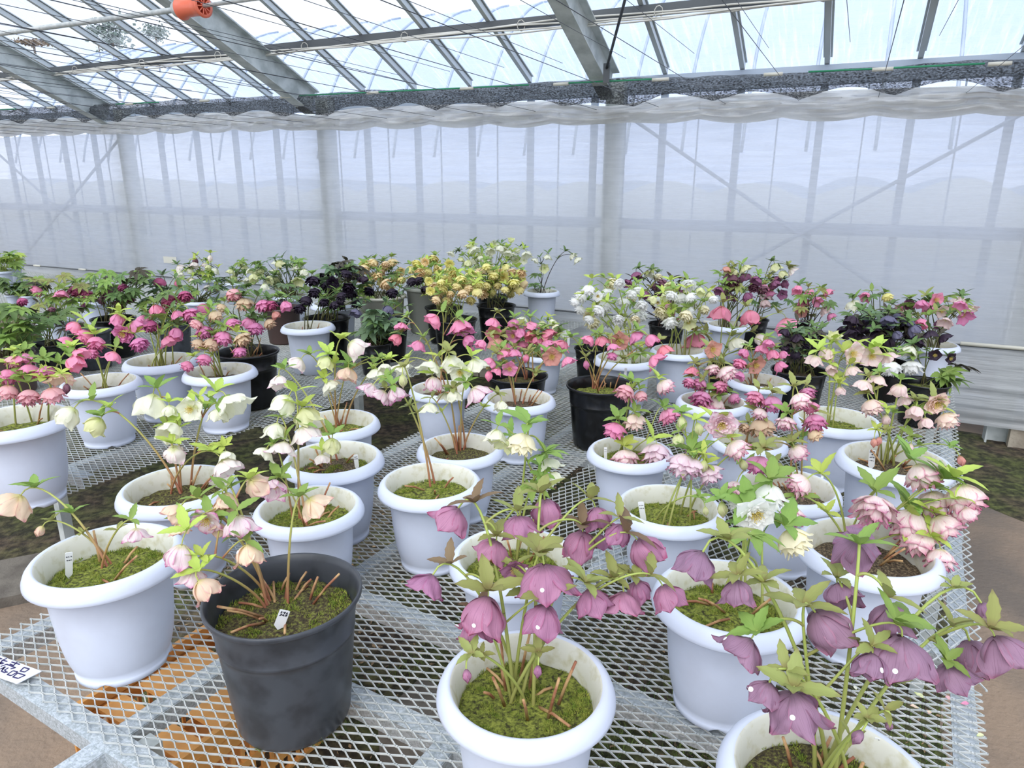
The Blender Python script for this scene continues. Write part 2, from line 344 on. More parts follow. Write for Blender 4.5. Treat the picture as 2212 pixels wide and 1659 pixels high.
M['bunch'] = film('bunched_film', srgb(236, 235, 230), .04, .5, wr=.8, stretch=(1, 1, 5), scale=6)
M['net'] = film('shade_net', srgb(70, 73, 76), .2, .2, rough=.8, wr=.8, stretch=(1, 1, 1.6), scale=70, var=.3)
def glassmat():
    m = bpy.data.materials.new('roof_glazing'); m.use_nodes = True; nt = m.node_tree; L = nt.links
    for n in list(nt.nodes): nt.nodes.remove(n)
    out = N(nt, 'ShaderNodeOutputMaterial'); tp = N(nt, 'ShaderNodeBsdfTransparent'); tl = N(nt, 'ShaderNodeBsdfTranslucent'); gl = N(nt, 'ShaderNodeBsdfGlossy')
    tp.inputs[0].default_value = (.93, .96, 1, 1); tl.inputs[0].default_value = (.9, .94, 1, 1); gl.inputs['Roughness'].default_value = .08
    tc = N(nt, 'ShaderNodeTexCoord'); mp = N(nt, 'ShaderNodeMapping'); mp.inputs['Scale'].default_value = (9, .8, .8); L.new(tc.outputs['UV'], mp.inputs[0])
    z = N(nt, 'ShaderNodeTexNoise'); z.inputs['Scale'].default_value = 4; z.inputs['Detail'].default_value = 6; L.new(mp.outputs[0], z.inputs['Vector'])
    mr = N(nt, 'ShaderNodeMapRange'); mr.inputs['From Min'].default_value = .5; mr.inputs['From Max'].default_value = .72; mr.inputs['To Max'].default_value = .45; L.new(z.outputs[0], mr.inputs['Value'])
    a = N(nt, 'ShaderNodeMixShader'); L.new(mr.outputs[0], a.inputs[0]); L.new(tp.outputs[0], a.inputs[1]); L.new(tl.outputs[0], a.inputs[2])
    b = N(nt, 'ShaderNodeMixShader'); b.inputs[0].default_value = .05; L.new(a.outputs[0], b.inputs[1]); L.new(gl.outputs[0], b.inputs[2]); L.new(b.outputs[0], out.inputs[0])
    return m
M['glass'] = glassmat()
M['glassw'] = film('wall_glass', srgb(220, 230, 240), .88, .6, wr=.1)
M['hoopfilm'] = film('neighbour_film', srgb(196, 214, 246), .62, .6, wr=.2)
random.seed(7)
# ------------------------------------------------------------------ setting: ground, outer wall, roof
MUL = [-8.87+.537*i for i in range(-5, 24)]
POSTS = [-9.88, -7.15, -4.42, -1.69, 1.04, 3.77]
def S(ob, label=None): return tag(ob, label, None, None, 'structure')
m = MB(); m.quad(Vector((-30, -4, 0)), Vector((14, -4, 0)), Vector((14, 20, 0)), Vector((-30, 20, 0)))
S(m.build('floor', M['path']), 'bare trodden soil floor of the greenhouse')
def grid(m, nu, nv, fn, uvf=None):
    i0 = len(m.v)
    for j in range(nv+1):
        for i in range(nu+1): m.v.append(fn(i/nu, j/nv))
    for j in range(nv):
        for i in range(nu):
            a = i0+j*(nu+1)+i
            m.face((a, a+1, a+nu+2, a+nu+1), [(i/nu, j/nv), ((i+1)/nu, j/nv), ((i+1)/nu, (j+1)/nv), (i/nu, (j+1)/nv)])
def moss_h(s, e):
    ed = min(s-.92-.25*noise.noise(Vector((e*1.7, 3, 0))), .30-e+.06*noise.noise(Vector((s*2, 9, 0))), 1.0)
    if e > .1: ed = max(ed, min(1, s-4.25+.25*noise.noise(Vector((e*2, s, 1)))))
    if e < -2.2: ed = min(ed, s-1.2-.15*noise.noise(Vector((e*2, 5, 0))))
    k = max(-.3, min(1, ed/.25))
    return .018*k + (.008*noise.noise(Vector((s*6, e*6, 0))) + .006*noise.noise(Vector((s*19, e*19, 2))))*max(0, k)
m = MB(); grid(m, 310, 150, lambda u, v: B3(.6+v*4.9, -9+u*13, moss_h(.6+v*4.9, -9+u*13)))
S(m.build('floor_moss', M['ground']), 'dark mossy earth under and between the mesh benches')
# concrete foundation blocks under the film wall
m = MB(); a = -11.0
while a < 4.5:
    if abs(a-.70) < .05: a += .39; continue
    m.box(W3(a+.19, 5.25, .07), DV*.188, NV*.03, ZV*.09); a += .39
S(m.build('trim_1', M['blocks'], smooth=False), 'row of concrete foundation blocks under the film wall')
m = MB()
for a in MUL: m.box(W3(a, 5.42, 1.28), DV*.024, NV*.02, ZV*1.14)
S(m.build('wall_back_mullions', M['mullion'], smooth=False), 'upright steel mullions of the outer wall seen through the film')
m = MB()
for a in MUL: m.box(W3(a+.2685, 5.36, 1.25), DV*.005, NV*.005, ZV*1.1)
S(m.build('wall_back_rods', M['mullion'], smooth=False), 'thin upright rods halfway between the mullions')
m = MB(); m.box(W3(-4, 5.40, 1.364), DV*8.6, NV*.02, ZV*.04); m.box(W3(-4, 5.42, 2.36), DV*8.6, NV*.04, ZV*.06); m.box(W3(-4, 5.42, .24), DV*8.6, NV*.03, ZV*.05)
S(m.build('trim_2', M['mullion'], smooth=False), 'horizontal girts of the outer wall')
m = MB()
for p in POSTS[:-1]:
    if abs(p-1.04) < .01 or p < -9:
        pass
for a0, a1 in ((-9.88, -7.15), (-1.69, 1.04)):
    m.tube([W3(a0, 5.37, 2.2), W3(a1, 5.37, .45)], .014); m.tube([W3(a1, 5.36, 2.2), W3(a0, 5.36, .45)], .014)
S(m.build('trim_3', M['mullion']), 'diagonal cross braces of the outer wall')
m = MB()
for p in POSTS:                                                   # H-section posts
    m.box(W3(p-.062, 5.33, 1.2), DV*.006, NV*.05, ZV*1.2); m.box(W3(p+.062, 5.33, 1.2), DV*.006, NV*.05, ZV*1.2); m.box(W3(p, 5.33, 1.2), DV*.06, NV*.005, ZV*1.2)
S(m.build('wall_back_posts', M['beam'], smooth=False), 'wide steel posts standing behind the film')
m = MB(); grid(m, 2, 2, lambda u, v: W3(-12.5+u*17, 5.46, .2+v*2.2)); S(m.build('window_1', M['glassw']), 'outer glazing of the side wall')
# milky film curtain with horizontal wrinkles
def wr(a, z):
    k = max(0, min(1, (1.5-z)/.9))
    q = noise.noise(Vector((a*1.3, z*26, 0)))*.007*(.3+k) + noise.noise(Vector((a*.9, z*6, 4)))*.02*k
    for p in POSTS: q += .02*math.exp(-((a-p)/.35)**2)*math.sin(z*40+(a-p)*14)*.25*k
    return q
m = MB(); grid(m, 420, 110, lambda u, v: W3(-12.5+u*17, 5.22-wr(-12.5+u*17, .66+v*1.5), .66+v*1.5))
S(m.build('wall_back', M['film']), 'milky translucent plastic film wall')
m = MB(); grid(m, 380, 40, lambda u, v: W3(-12.5+u*17, 5.20-.03*math.sin(3.1*v)-.02*noise.noise(Vector((u*14, v*9, 1)))-.012*noise.noise(Vector((u*40, v*20, 3))), .15+v*.54))
S(m.build('wall_back_skirt', M['skirt']), 'grey film skirt hanging below the wall pipe')
t = tag(empty('film_pipe', W3(-4, 5.18, .685)), 'thin pipe with white clips holding the foot of the film wall', 'pipe')
m = MB(); m.tube([W3(-12.5, 5.17, .685), W3(4.4, 5.17, .672)], .007); ob = m.build('pipe', M['darksteel']); ob.parent = t; ob.matrix_parent_inverse = t.matrix_basis.inverted()
def child(ob, par):
    ob.parent = par; ob.matrix_parent_inverse = Matrix.Translation(par.location).inverted() if par.rotation_euler.x == 0 and par.rotation_euler.z == 0 else par.matrix_basis.inverted()
    return ob
for a0, a1, r in ((.72, 1.9, .013), (-8.9, -8.78, .012), (-8.05, -7.93, .012), (-6.9, -6.8, .012), (-3.2, -3.1, .012), (-.9, -.8, .012)):
    m = MB(); m.tube([W3(a0, 5.168, .685), W3(a1, 5.168, .684)], r, 8); child(m.build('clip', M['cream']), t)
# cloth patch on the film
m = MB(); c = at(375, 526, 6.0); 
m.box(W3(-6.55, 5.205, .86), DV*.10, NV*.001, ZV*.035); tag(m.build('tape_patch', M['cream'], smooth=False), 'pale repair tape patch stuck on the film wall', 'tape')
# roof
SL = R(23.5); TS = math.tan(SL); EN, EZ = 5.40, 2.44
def RF(a, n, off=0): return W3(a, n, EZ+(EN-n)*TS+off)
N0 = -1.2
m = MB()
for i in range(len(MUL)-1):
    a0, a1 = MUL[i]+.012, MUL[i+1]-.012
    m.quad(RF(a0, EN+.1, .03), RF(a1, EN+.1, .03), RF(a1, N0, .03), RF(a0, N0, .03), [(i*1.3, 0), (i*1.3+.5, 0), (i*1.3+.5, 6), (i*1.3, 6)])
S(m.build('ceiling', M['glass'], smooth=False), 'sloping glazed roof with bright sky behind')
m = MB()
for a in MUL:
    m.box((RF(a, EN)+RF(a, N0))/2, DV*.016, (RF(a, N0)-RF(a, EN))/2, ZV*.022)
    m.box((RF(a, EN, .03)+RF(a, N0, .03))/2, DV*.028, (RF(a, N0)-RF(a, EN))/2, ZV*.004)
S(m.build('ceiling_rafters', M['rafter'], smooth=False), 'thin aluminium glazing bars of the roof')
m = MB()
for p in POSTS:
    o = -.21
    A, Bp = RF(p, 5.16, o), RF(p, N0, o); ax = (Bp-A)/2; mid = (A+Bp)/2; upn = (ZV*math.cos(SL)+NV*math.sin(SL))
    m.box(mid, DV*.004, ax, upn*.10); m.box(mid+upn*.10, DV*.055, ax, upn*.004); m.box(mid-upn*.10, DV*.055, ax, upn*.004)
S(m.build('ceiling_beams', M['beam'], smooth=False), 'heavy weathered steel roof beams')
m = MB()
m.box(RF(-4, 4.70, -.045), DV*8.6, NV*.02, ZV*.03); m.box(RF(-4, 4.70, -.07), DV*8.6, NV*.035, ZV*.004)
m.box(RF(-4, 2.9, -.045), DV*8.6, NV*.02, ZV*.03); m.box(RF(-4, 1.0, -.045), DV*8.6, NV*.02, ZV*.03)
S(m.build('trim_4', M['darksteel'], smooth=False), 'dark steel purlins crossing under the roof')
m = MB()
for k in range(4):
    pts = [RF(-12+i*.35, 4.66, -.085-.012*k-.012*math.sin(i*.6+k)-.006*math.sin(i*1.9+2*k))-NV*(.006*k) for i in range(48)]
    m.tube(pts, .006, 5)
tag(m.build('cable_bundle', M['cable']), 'bundle of white cables tied under the dark purlin', 'cable')
for k in range(14):
    m = MB(); c = RF(-9.6+.93*k, 4.65, -.09); m.tube([c+Vector((.026*math.cos(q*.7), .0, .034*math.sin(q*.7)))for q in range(10)], .003, 4)
    tag(m.build('cable_tie', M['cable']), 'small white tie around the cable bundle under the purlin', 'cable tie', 'ties around the cable bundle')
PN, PO = 3.5, -.05
t = tag(empty('roller_pipe', W3(-4.5, PN, 2.72)), 'grey roller pipe running under the roof glass', 'pipe')
m = MB(); m.tube([W3(-12, PN, 2.745), W3(-3.99, PN, 2.715)], .017, 10); m.tube([W3(-3.8, PN, 2.715), W3(2, PN, 2.70)], .012, 10); child(m.build('pipe', M['steel']), t)
# orange winding pulley on that pipe
pc = W3(-3.90, PN, 2.715)
t = tag(empty('winding_pulley', pc), 'orange plastic winding pulley on the roller pipe', 'pulley')
def lathe_along(prof, axis, c, n=28):
    q = ZV.rotation_difference(axis); mm = MB(); mm.lathe(prof, n); mm.v = [q @ v + c for v in mm.v]; return mm
child(lathe_along([(.02, -.10), (.062, -.10), (.066, -.095), (.066, -.088), (.056, -.08), (.052, -.02), (.052, .02), (.056, .08), (.068, .09), (.068, .1), (.05, .1)], DV, pc).build('drum', M['orange']), t)
child(lathe_along([(.045, -.10), (.045, -.145), (.018, -.155)], DV, pc).build('end_cap', M['steel']), t)
mm = MB(); q = ZV.rotation_difference(DV)
for k in range(10):
    an = k*math.pi/5; mm.bar(pc+DV*.098+q@Vector((.012*math.cos(an), .012*math.sin(an), 0)), pc+DV*.098+q@Vector((.054*math.cos(an), .054*math.sin(an), 0)), .006, .004, DV)
child(mm.build('spokes', M['orange'], smooth=False), t)
# brace rod with bracket near the right-hand beam
t = tag(empty('brace_rod', W3(-1.6, 4.9, 2.4)), 'dark brace rod with flat bracket hanging beside the roof beam', 'rod')
A = W3(-1.60, 4.80, 2.40); Bq = CAMP + ray(1358, -30)*((4.2)/(ray(1358, -30).dot(NV)))
m = MB(); m.tube([A, Bq], .009, 7); child(m.build('rod', M['wire']), t)
m = MB(); m.box(A-ZV*.03, DV*.022, NV*.004, ZV*.06); child(m.build('bracket', M['darksteel'], smooth=False), t)
# support wires
def wires(z, n1, step, off, name, lab, grp, n0=-1.0):
    a = -11.5+off
    while a < 3:
        m = MB(); sg = random.uniform(-.02, .02)
        m.tube([W3(a, n1, z), W3(a+sg, (n0+n1)/2, z+.0), W3(a+sg*2, n0, z+.02)], .0016, 4)
        tag(m.build(name, M['wire']), lab, 'wire', grp); a += step
wires(2.46, 4.86, .45, .11, 'screen_wire', 'thin dark wire running from the shade net across the roof', 'wires above the shade net')
wires(2.17, 5.06, .45, .30, 'screen_wire', 'thin dark wire tied to the lower edge of the bunched film', 'wires over the bunched film')
for k in range(7):
    m = MB(); a = -10.4+k*1.25
    m.tube([W3(a, 4.86, 2.33), W3(a-2.6, 1.2, 3.0)], .0018, 4)
    tag(m.build('stay_wire', M['wire']), 'thin slanting stay wire fanning up under the roof', 'wire', 'slanting stay wires')
# bunched shade net and bunched film along the eave
def postd(a): return min(abs(a-p) for p in POSTS)
def tie(a): x = (a+11.2)/.54; return abs(math.sin(math.pi*x))
def zt(a): return 2.435 - .012*(a+8)
def net(u, v):
    a = -12+u*15.5; pd = math.exp(-(postd(a)/.28)**2)
    top = zt(a)+.02*noise.noise(Vector((a*.9, 0, 0)))+.012*noise.noise(Vector((a*5, 0, 7))); bot = top-.10-.055*(1-tie(a))-.05*pd
    f = noise.noise(Vector((a*3.5, v*5+a*.6, 0)))*.05+noise.noise(Vector((a*9, v*13, 5)))*.03
    return W3(a, 5.08-.10*math.sin(math.pi*v)-.05*v+f, bot+(top-bot)*v)
m = MB(); grid(m, 700, 14, net); tag(m.build('shade_net', M['net']), 'dark grey shade net gathered in scallops along the eave', 'shade net')
def bun(u, v):
    a = -12+u*15.5; pd = math.exp(-(postd(a)/.30)**2)
    top = zt(a)-.11-.05*pd; bot = 2.125-.012*(a+4)-.03*tie(a+.1)*(1-pd)-.02*pd+.01*noise.noise(Vector((a*1.1, 3, 0)))
    f = noise.noise(Vector((a*2.2+v*2.2, v*7, 0)))*.13+noise.noise(Vector((a*6-v*3, v*15, 8)))*.08+.02*noise.noise(Vector((a*12, v*26, 3)))
    return W3(a, 5.14-.10*(1-.5*pd)*math.sin(math.pi*min(1, v*1.1))+f*math.sin(math.pi*v)**.5, bot+(top-bot)*v)
m = MB(); grid(m, 760, 18, bun); tag(m.build('gathered_film', M['bunch']), 'whitish plastic film gathered in folds under the shade net', 'plastic film')
t = tag(empty('net_rod', W3(-4, 5.0, 2.4)), 'green rod with white clips along the shade net', 'rod')
for a0, a1 in ((-10.5, -8.2), (-6.6, -6.0), (-4.3, -2.2), (-1.9, -1.2), (-.35, .55)):
    m = MB(); m.tube([W3(a0, 4.87, zt(a0)-.03), W3(a1, 4.87, zt(a1)-.03)], .006, 6); child(m.build('rod', M['green_rod']), t)
for a in (-9.9, -8.7, -7.6, -6.4, -5.4, -4.45, -3.55, -2.7, -1.95, -1.25, -.55, .05, .62):
    m = MB(); m.tube([W3(a-.055, 4.865, zt(a)-.035), W3(a+.055, 4.865, zt(a)-.035)], .011, 8); child(m.build('clip', M['cream']), t)
# outdoors: snow, neighbour hoops, trees on the hill
def snow(u, v):
    a = -16+u*24; n = 5.75+v*3.0
    k = min(1, v*3.2); z = .5+1.05*k + k*(.12*abs(math.cos(math.pi*(a+8.87)/.537/1.5))+.12*noise.noise(Vector((a*.7, v*2, 0))))
    return W3(a, n, z)
m = MB(); grid(m, 260, 16, snow); S(m.build('terrain_snow_bank', M['snowbank']), 'heaped snow bank outside the wall')
def hill(u, v):
    a = -60+u*100; n = 8.5+v*50; z = 1.4+ v*9.5*(.75+.35*noise.noise(Vector((a*.06, v*2, 0)))); return W3(a, n, z)
m = MB(); grid(m, 60, 30, hill); S(m.build('terrain_snow_hill', M['snow']), 'snowy hillside far behind the greenhouse')
t = tag(empty('neighbouring_greenhouse', W3(-4, 9.6, 1.2)), 'hooped plastic greenhouse standing next door behind the roof glass', 'greenhouse')
def arc(a, q): return W3(a, 9.4-2.5*math.cos(q), 1.3+2.6*math.sin(q))
for k in range(26):
    a = -12+k*.55; m = MB(); m.tube([arc(a, .25+q*.085) for q in range(14)], .015, 6); child(m.build('hoop', M['mullion']), t)
m = MB(); grid(m, 2, 20, lambda u, v: arc(-12.2+u*14.3, .02+v*3.1)); child(m.build('film_cover', M['hoopfilm']), t)
for i, (x, y, s, lab) in enumerate(((240, 76, 1.5, 'rounded evergreen tree on the snowy hill, the larger one'), (335, 70, .9, 'small pointed evergreen tree on the snowy hill'), (208, 66, .7, 'thin pale shrub on the snowy hill'), (72, 92, 1.3, 'brown bare thicket on the snowy hill near the roof beam'))):
    d = ray(x, y); c = CAMP + d*(34/d.dot(NV)); c2 = c
    t = tag(empty('tree', c2), lab, 'tree'); m = MB(); rr = random.Random(i)
    for k in range(420):
        q = Vector((rr.gauss(0, .38), rr.gauss(0, .38), rr.gauss(0, .32)))*s; q.z = q.z*(1-.3*i % 1); e1 = Vector((rr.gauss(0, 1), rr.gauss(0, 1), rr.gauss(0, 1))).normalized()*.11*s; e2 = e1.cross(Vector((rr.gauss(0, 1), rr.gauss(0, 1), 1))).normalized()*.08*s
        m.quad(c2+q-e1, c2+q-e2, c2+q+e1, c2+q+e2)
    child(m.build('foliage', M['treeleaf'] if i < 3 else M['barkd']), t)
    m = MB(); m.tube([c2-ZV*2.6*s, c2], .06*s, 5); child(m.build('trunk', M['barkd']), t)
# ------------------------------------------------------------------ mesh benches
def expanded(m, s0, s1, e0, e1, rot=False, th=.0015, z=DECK):
    LW, SW = (.056, .0235) if not rot else (.052, .026)
    if not rot: mk = lambda l, w_: (s0+w_, e0+l); nl, nw = (e1-e0)/LW, (s1-s0)/SW
    else: mk = lambda l, w_: (s0+l, e0+w_); nl, nw = (s1-s0)/LW, (e1-e0)/SW
    nl, nw = int(nl*2), int(nw*2)
    for j in range(nw+1):
        for i in range(nl+1):
            if (i+j) % 2: continue
            l, w_ = i*LW/2, j*SW/2; b = .0022
            P = lambda dl, dw: B3(*mk(l+dl, w_+dw), z-.0035)
            if i < nl:
                m.bar(P(-b, 0), P(b, 0), .0042, .003)
                if j < nw: m.bar(P(b, 0), P(LW/2-b, SW/2), .0024, .0034)
                if j > 0: m.bar(P(b, 0), P(LW/2-b, -SW/2), .0024, .0034)
def lbar(m, p, q, wd=.045, side=1):
    d = (q-p).normalized(); sd = d.cross(ZV)*side
    m.bar(p, q, wd, .004); m.bar(p+sd*(wd/2)-ZV*.02, q+sd*(wd/2)-ZV*.02, .004, .04)
def bench(label, s0, s1, e0, e1, sheets, longs, cross, legs, near=.0):
    t = tag(empty('mesh_bench', B3(s0, e0, 0)), label, 'bench')
    for q in sheets:
        m = MB(); expanded(m, *q); child(m.build('mesh_panel', M['steel'], smooth=False), t)
    zz = DECK-.012
    for e, a, b in longs:
        m = MB(); lbar(m, B3(a, e, zz-.006), B3(b, e, zz-.006), .045); child(m.build('frame_bar', M['zinc'], smooth=False), t)
    for s, a, b in cross:
        m = MB(); lbar(m, B3(s, a, zz), B3(s, b, zz), .045); child(m.build('frame_bar', M['zinc'], smooth=False), t)
    for s, e in legs:
        m = MB(); m.box(B3(s, e, .29), ED*.02, EE*.02, ZV*.29); child(m.build('leg', M['beam'], smooth=False), t)
    return t
bench('long galvanised mesh bench carrying most of the white pots', .56, 5.05, -1.815, .27,
      [(.57, 1.62, -1.815, .26), (1.625, 5.05, -1.815, -1.02), (1.625, 5.05, -1.01, .27, True)],
      [(-1.27, .44, 5.0), (-1.785, .58, 5.0), (-.68, .6, 5.0), (.22, .6, 5.0)],
      [(.585, -1.815, .26), (.93, -1.27, -.1), (1.22, -1.8, .2), (1.75, -1.8, .25), (2.45, -1.8, .25), (3.3, -1.8, .25), (4.2, -1.8, .25), (5.0, -1.8, .25)],
      [(.62, -1.2), (.65, .2), (2.4, -1.76), (2.4, .2), (4.4, -1.76), (4.4, .2)])
bench('second mesh bench beyond the mossy gap, carrying the pink flowers', .95, 5.05, -5.2, -2.42,
      [(1.0, 2.0, -5.2, -2.48), (2.0, 5.05, -5.2, -3.25), (2.0, 5.05, -3.24, -2.40, True), (3.3, 5.05, -2.40, -2.18, True), (3.0, 5.05, -5.85, -5.2)],
      [(-2.78, 1.1, 5.0), (-3.5, 1.1, 5.0), (-4.2, 1, 5.0), (-5.1, 1, 5.0)], [(1.3, -5.2, -2.6), (1.9, -5.2, -2.6), (2.8, -5.2, -2.45), (3.8, -5.2, -2.45), (4.95, -5.2, -2.4)],
      [(1.35, -2.95), (3.0, -2.8), (4.6, -2.8), (1.2, -4.6), (3, -4.6), (4.6, -4.6)])
bench('farthest mesh bench at the far end of the film wall', 1.5, 5.0, -9.5, -5.9, [(2.8, 5.0, -9.5, -5.9)], [(-5.95, 2.8, 5.0), (-7.5, 2.8, 5)], [(2.85, -9.5, -5.9), (4.9, -9.5, -5.9)], [(2.9, -6), (4.9, -6), (2.9, -7.5), (4.9, -7.5)])
# orange harvest crate under the near bench
cc = Vector((-.86, 1.66, 0)); ax, ay = ED, EE
t = tag(empty('harvest_crate', cc), 'orange slatted plastic crate on the ground under the mesh bench', 'crate')
LX, LY, HZ = .27, .20, .30
m = MB()
for sx in (-1, 1):
    for k in range(15):
        f = -1+2*k/14; m.box(cc+ax*LX*sx+ay*LY*f+ZV*.13, ax*.004, ay*.0045, ZV*.10)
for sy in (-1, 1):
    for k in range(19):
        f = -1+2*k/18; m.box(cc+ay*LY*sy+ax*LX*f+ZV*.13, ax*.0045, ay*.004, ZV*.10)
for z in (.02, .09, .16, .26, .30):
    for sx in (-1, 1): m.box(cc+ax*LX*sx+ZV*z, ax*.008, ay*LY, ZV*(.012 if z < .25 else .022))
    for sy in (-1, 1): m.box(cc+ay*LY*sy+ZV*z, ax*LX, ay*.008, ZV*(.012 if z < .25 else .022))
child(m.build('side_lattice', M['crate'], smooth=False), t)
m = MB(); m.box(cc+ZV*.012, ax*LX, ay*LY, ZV*.006); child(m.build('floor_panel', M['crate'], smooth=False), t)
m = MB(); c2 = cc+ay*.02
m.box(c2+ZV*.285, ax*.10, ay*.19, ZV*.006); m.box(c2+ax*.19+ZV*.285, ax*.05, ay*.19, ZV*.006); m.box(c2-ax*.18+ZV*.285, ax*.035, ay*.19, ZV*.006)
child(m.build('lid', M['crate'], smooth=False), t)
m = MB(); m.box(Vector((-2.12, 2.62, .02)), Vector((.20, .10, 0)), Vector((-.08, .16, 0)), ZV*.025); tag(m.build('paving_slab', M['concrete'], smooth=False), 'grey concrete slab lying on the soil past the bench end', 'slab')
m = MB(); m.box(B3(1.33, -.95, .095), ED*.10, EE*.20, ZV*.095); tag(m.build('concrete_block', M['concrete'], smooth=False), 'hollow concrete block under the mesh bench by the black pot', 'block')
m = MB(); m.box(B3(1.33, -.1, .095), ED*.10, EE*.20, ZV*.095); tag(m.build('concrete_block', M['concrete'], smooth=False), 'concrete block under the mesh bench between the front white pots', 'block')
# litter and grass on the ground
def onground(s, e): return B3(s, e, max(.001, moss_h(s, e)))
rr = random.Random(3); m = MB()
for k in range(5200):
    if k % 3: s, e = rr.uniform(1.1, 3.6), rr.uniform(-2.7, -1.5)
    else: s, e = rr.uniform(.8, 2.4), rr.uniform(-1.9, .4)
    c = onground(s, e)+ZV*.006; an = rr.uniform(0, 6.3); L = rr.uniform(.004, .016); wd = L*rr.uniform(.15, .5)
    d = Vector((math.cos(an), math.sin(an), rr.uniform(-.3, .3)))*L; p_ = Vector((-math.sin(an), math.cos(an), rr.uniform(-.4, .4)))*wd
    m.quad(c-d, c+p_, c+d, c-p_)
tag(m.build('leaf_litter', M['barkd']), 'scattered dead leaves and straw on the mossy ground', 'litter', None, 'stuff')
m = MB()
for k in range(16000):
    s, e = rr.uniform(1.0, 2.6), rr.uniform(-1.4, .3)
    if noise.noise(Vector((s*3, e*3, 0))) < -.05: continue
    c = onground(s, e); h = rr.uniform(.01, .035); an = rr.uniform(0, 6.3); b = Vector((math.cos(an), math.sin(an), 0))*.0016; l = Vector((rr.gauss(0, .012), rr.gauss(0, .012), h))
    m.v += [c-b, c+b, c+l]; i = len(m.v); m.face((i-3, i-2, i-1))
tag(m.build('grass', M['grassm']), 'fine green grass and moss growing under the mesh bench', 'grass', None, 'stuff')
# ------------------------------------------------------------------ pots
def prof_white(R0, H):     # round-shouldered pot with a broad rolled lip; returns outer profile then inner wall
    o = [(.0, .0), (.60, .0), (.615, .004), (.615, .05), (.60, .055), (.64, .12), (.685, .22), (.72, .36), (.75, .55), (.785, .86), (.80, .872),
         (.90, .868), (.985, .872), (1.0, .882), (.995, .91), (.965, .955), (.92, .988), (.875, 1.0), (.845, .995), (.825, .975), (.79, .93), (.765, .86), (.735, .70)]
    return [(r*R0, z*H) for r, z in o]
def prof_taper(R0, H):
    o = [(0, 0), (.60, 0), (.61, .005), (.615, .03), (.64, .04), (.70, .40), (.775, .87), (.79, .88), (.92, .878), (.99, .882), (1.0, .895), (.985, .935), (.94, .975), (.88, 1.0), (.84, .995), (.82, .97), (.775, .93), (.755, .85), (.72, .70)]
    return [(r*R0, z*H) for r, z in o]
def prof_nursery(R0, H):
    o = [(0, 0), (.70, 0), (.735, .02), (.75, .05), (.80, .30), (.865, .66), (.87, .70), (.883, .705), (.885, .725), (.878, .73), (.93, .93), (.94, .95), (.985, .955), (1.0, .965), (1.0, .995), (.985, 1.0), (.965, .995), (.925, .95), (.89, .85), (.85, .70)]
    return [(r*R0, z*H) for r, z in o]
def prof_bucket(R0, H):
    o = [(0, 0), (.74, 0), (.76, .01), (.78, .03), (.90, .92), (.93, .925), (.98, .93), (1.0, .94), (1.0, .985), (.98, 1.0), (.95, .995), (.90, .95), (.865, .85), (.83, .7)]
    return [(r*R0, z*H) for r, z in o]
PT = {'W': (prof_white, .86, 'white', .885, .80, .758), 'T': (prof_taper, .90, 'white', .89, .80, .748), 'K': (prof_nursery, .93, 'black', .98, .82, .885),
      'G': (prof_nursery, .95, 'grey', .98, .80, .88), 'B': (prof_bucket, .95, 'brown', .97, .82, .86), 'C': (prof_bucket, .80, 'cream', .96, .82, .86), 'Y': (prof_bucket, .98, 'beige', .96, .82, .86)}
POTMESH = {}
def pot_mesh(t):
    if t in POTMESH: return POTMESH[t]
    f, hr, mt, *_ = PT[t]; m = MB(); pr = f(.5, hr); n = 64
    m.lathe(pr, n)
    kin = next(i for i, p in enumerate(pr) if i > 4 and abs(p[1]-hr) < 1e-6)
    for i in range(len(m.f)):
        if i//n >= kin+1 and t in 'WTC': m.mi[i] = 1
    if t in 'WT':                       # arched notches in the foot ring
        for i, v in enumerate(m.v):
            j = i % n; ring = i//n
            if ring in (1, 2) and (j % 16) in (7, 8, 9): m.v[i] = Vector((v.x, v.y, v.z + .022*hr*(1.6 if j % 16 == 8 else 1)))
            if ring == 0 and False: pass
    POTMESH[t] = m.mesh('pot', [M[mt], M['inner']])
    return POTMESH[t]
SOILMESH = {}
def soil_mesh(k):
    if k in SOILMESH: return SOILMESH[k]
    m = MB(); rr = random.Random(hash(k) % 999 if False else ord(k)); nr, na = 26, 72
    m.v.append(Vector((0, 0, .012)))
    for i in range(1, nr+1):
        for j in range(na):
            r = i/nr; an = 2*math.pi*j/na; x, y = r*math.cos(an), r*math.sin(an)
            z = .035*noise.noise(Vector((x*4, y*4, ord(k)))) + .022*noise.noise(Vector((x*13, y*13, 3))) + .02*(1-r*r)
            m.v.append(Vector((x*.5, y*.5, z*.6 if i < nr else -.02)))
    for j in range(na): m.face((0, 1+j, 1+(j+1) % na))
    for i in range(nr-1):
        for j in range(na):
            a = 1+i*na+j; b = 1+i*na+(j+1) % na; m.face((a, a+na, b+na, b)[::-1] if False else (a, a+na, b+na, b))
    SOILMESH[k] = m.mesh('soil', [SOIL[k]])
    return SOILMESH[k]
MOSSMESH = []
for v_ in range(2):
    m = MB(); rr = random.Random(40+v_)
    while len(m.f) < 5200:
        r = math.sqrt(rr.random())*.49; an = rr.uniform(0, 6.283); x, y = r*math.cos(an), r*math.sin(an)
        if noise.noise(Vector((x*6, y*6, 20+v_*7))) < -.02-.5*(r-.25): continue
        c = Vector((x, y, .002+.02*noise.noise(Vector((x*8, y*8, 77)))))
        h = rr.uniform(.008, .032); q = rr.uniform(0, 6.28); b = Vector((math.cos(q), math.sin(q), 0))*.0042
        m.v += [c-b, c+b, c+Vector((rr.gauss(0, .008), rr.gauss(0, .008), h))]; i = len(m.v); m.face((i-3, i-2, i-1))
    MOSSMESH.append(m.mesh('moss', [M['mossb']]))
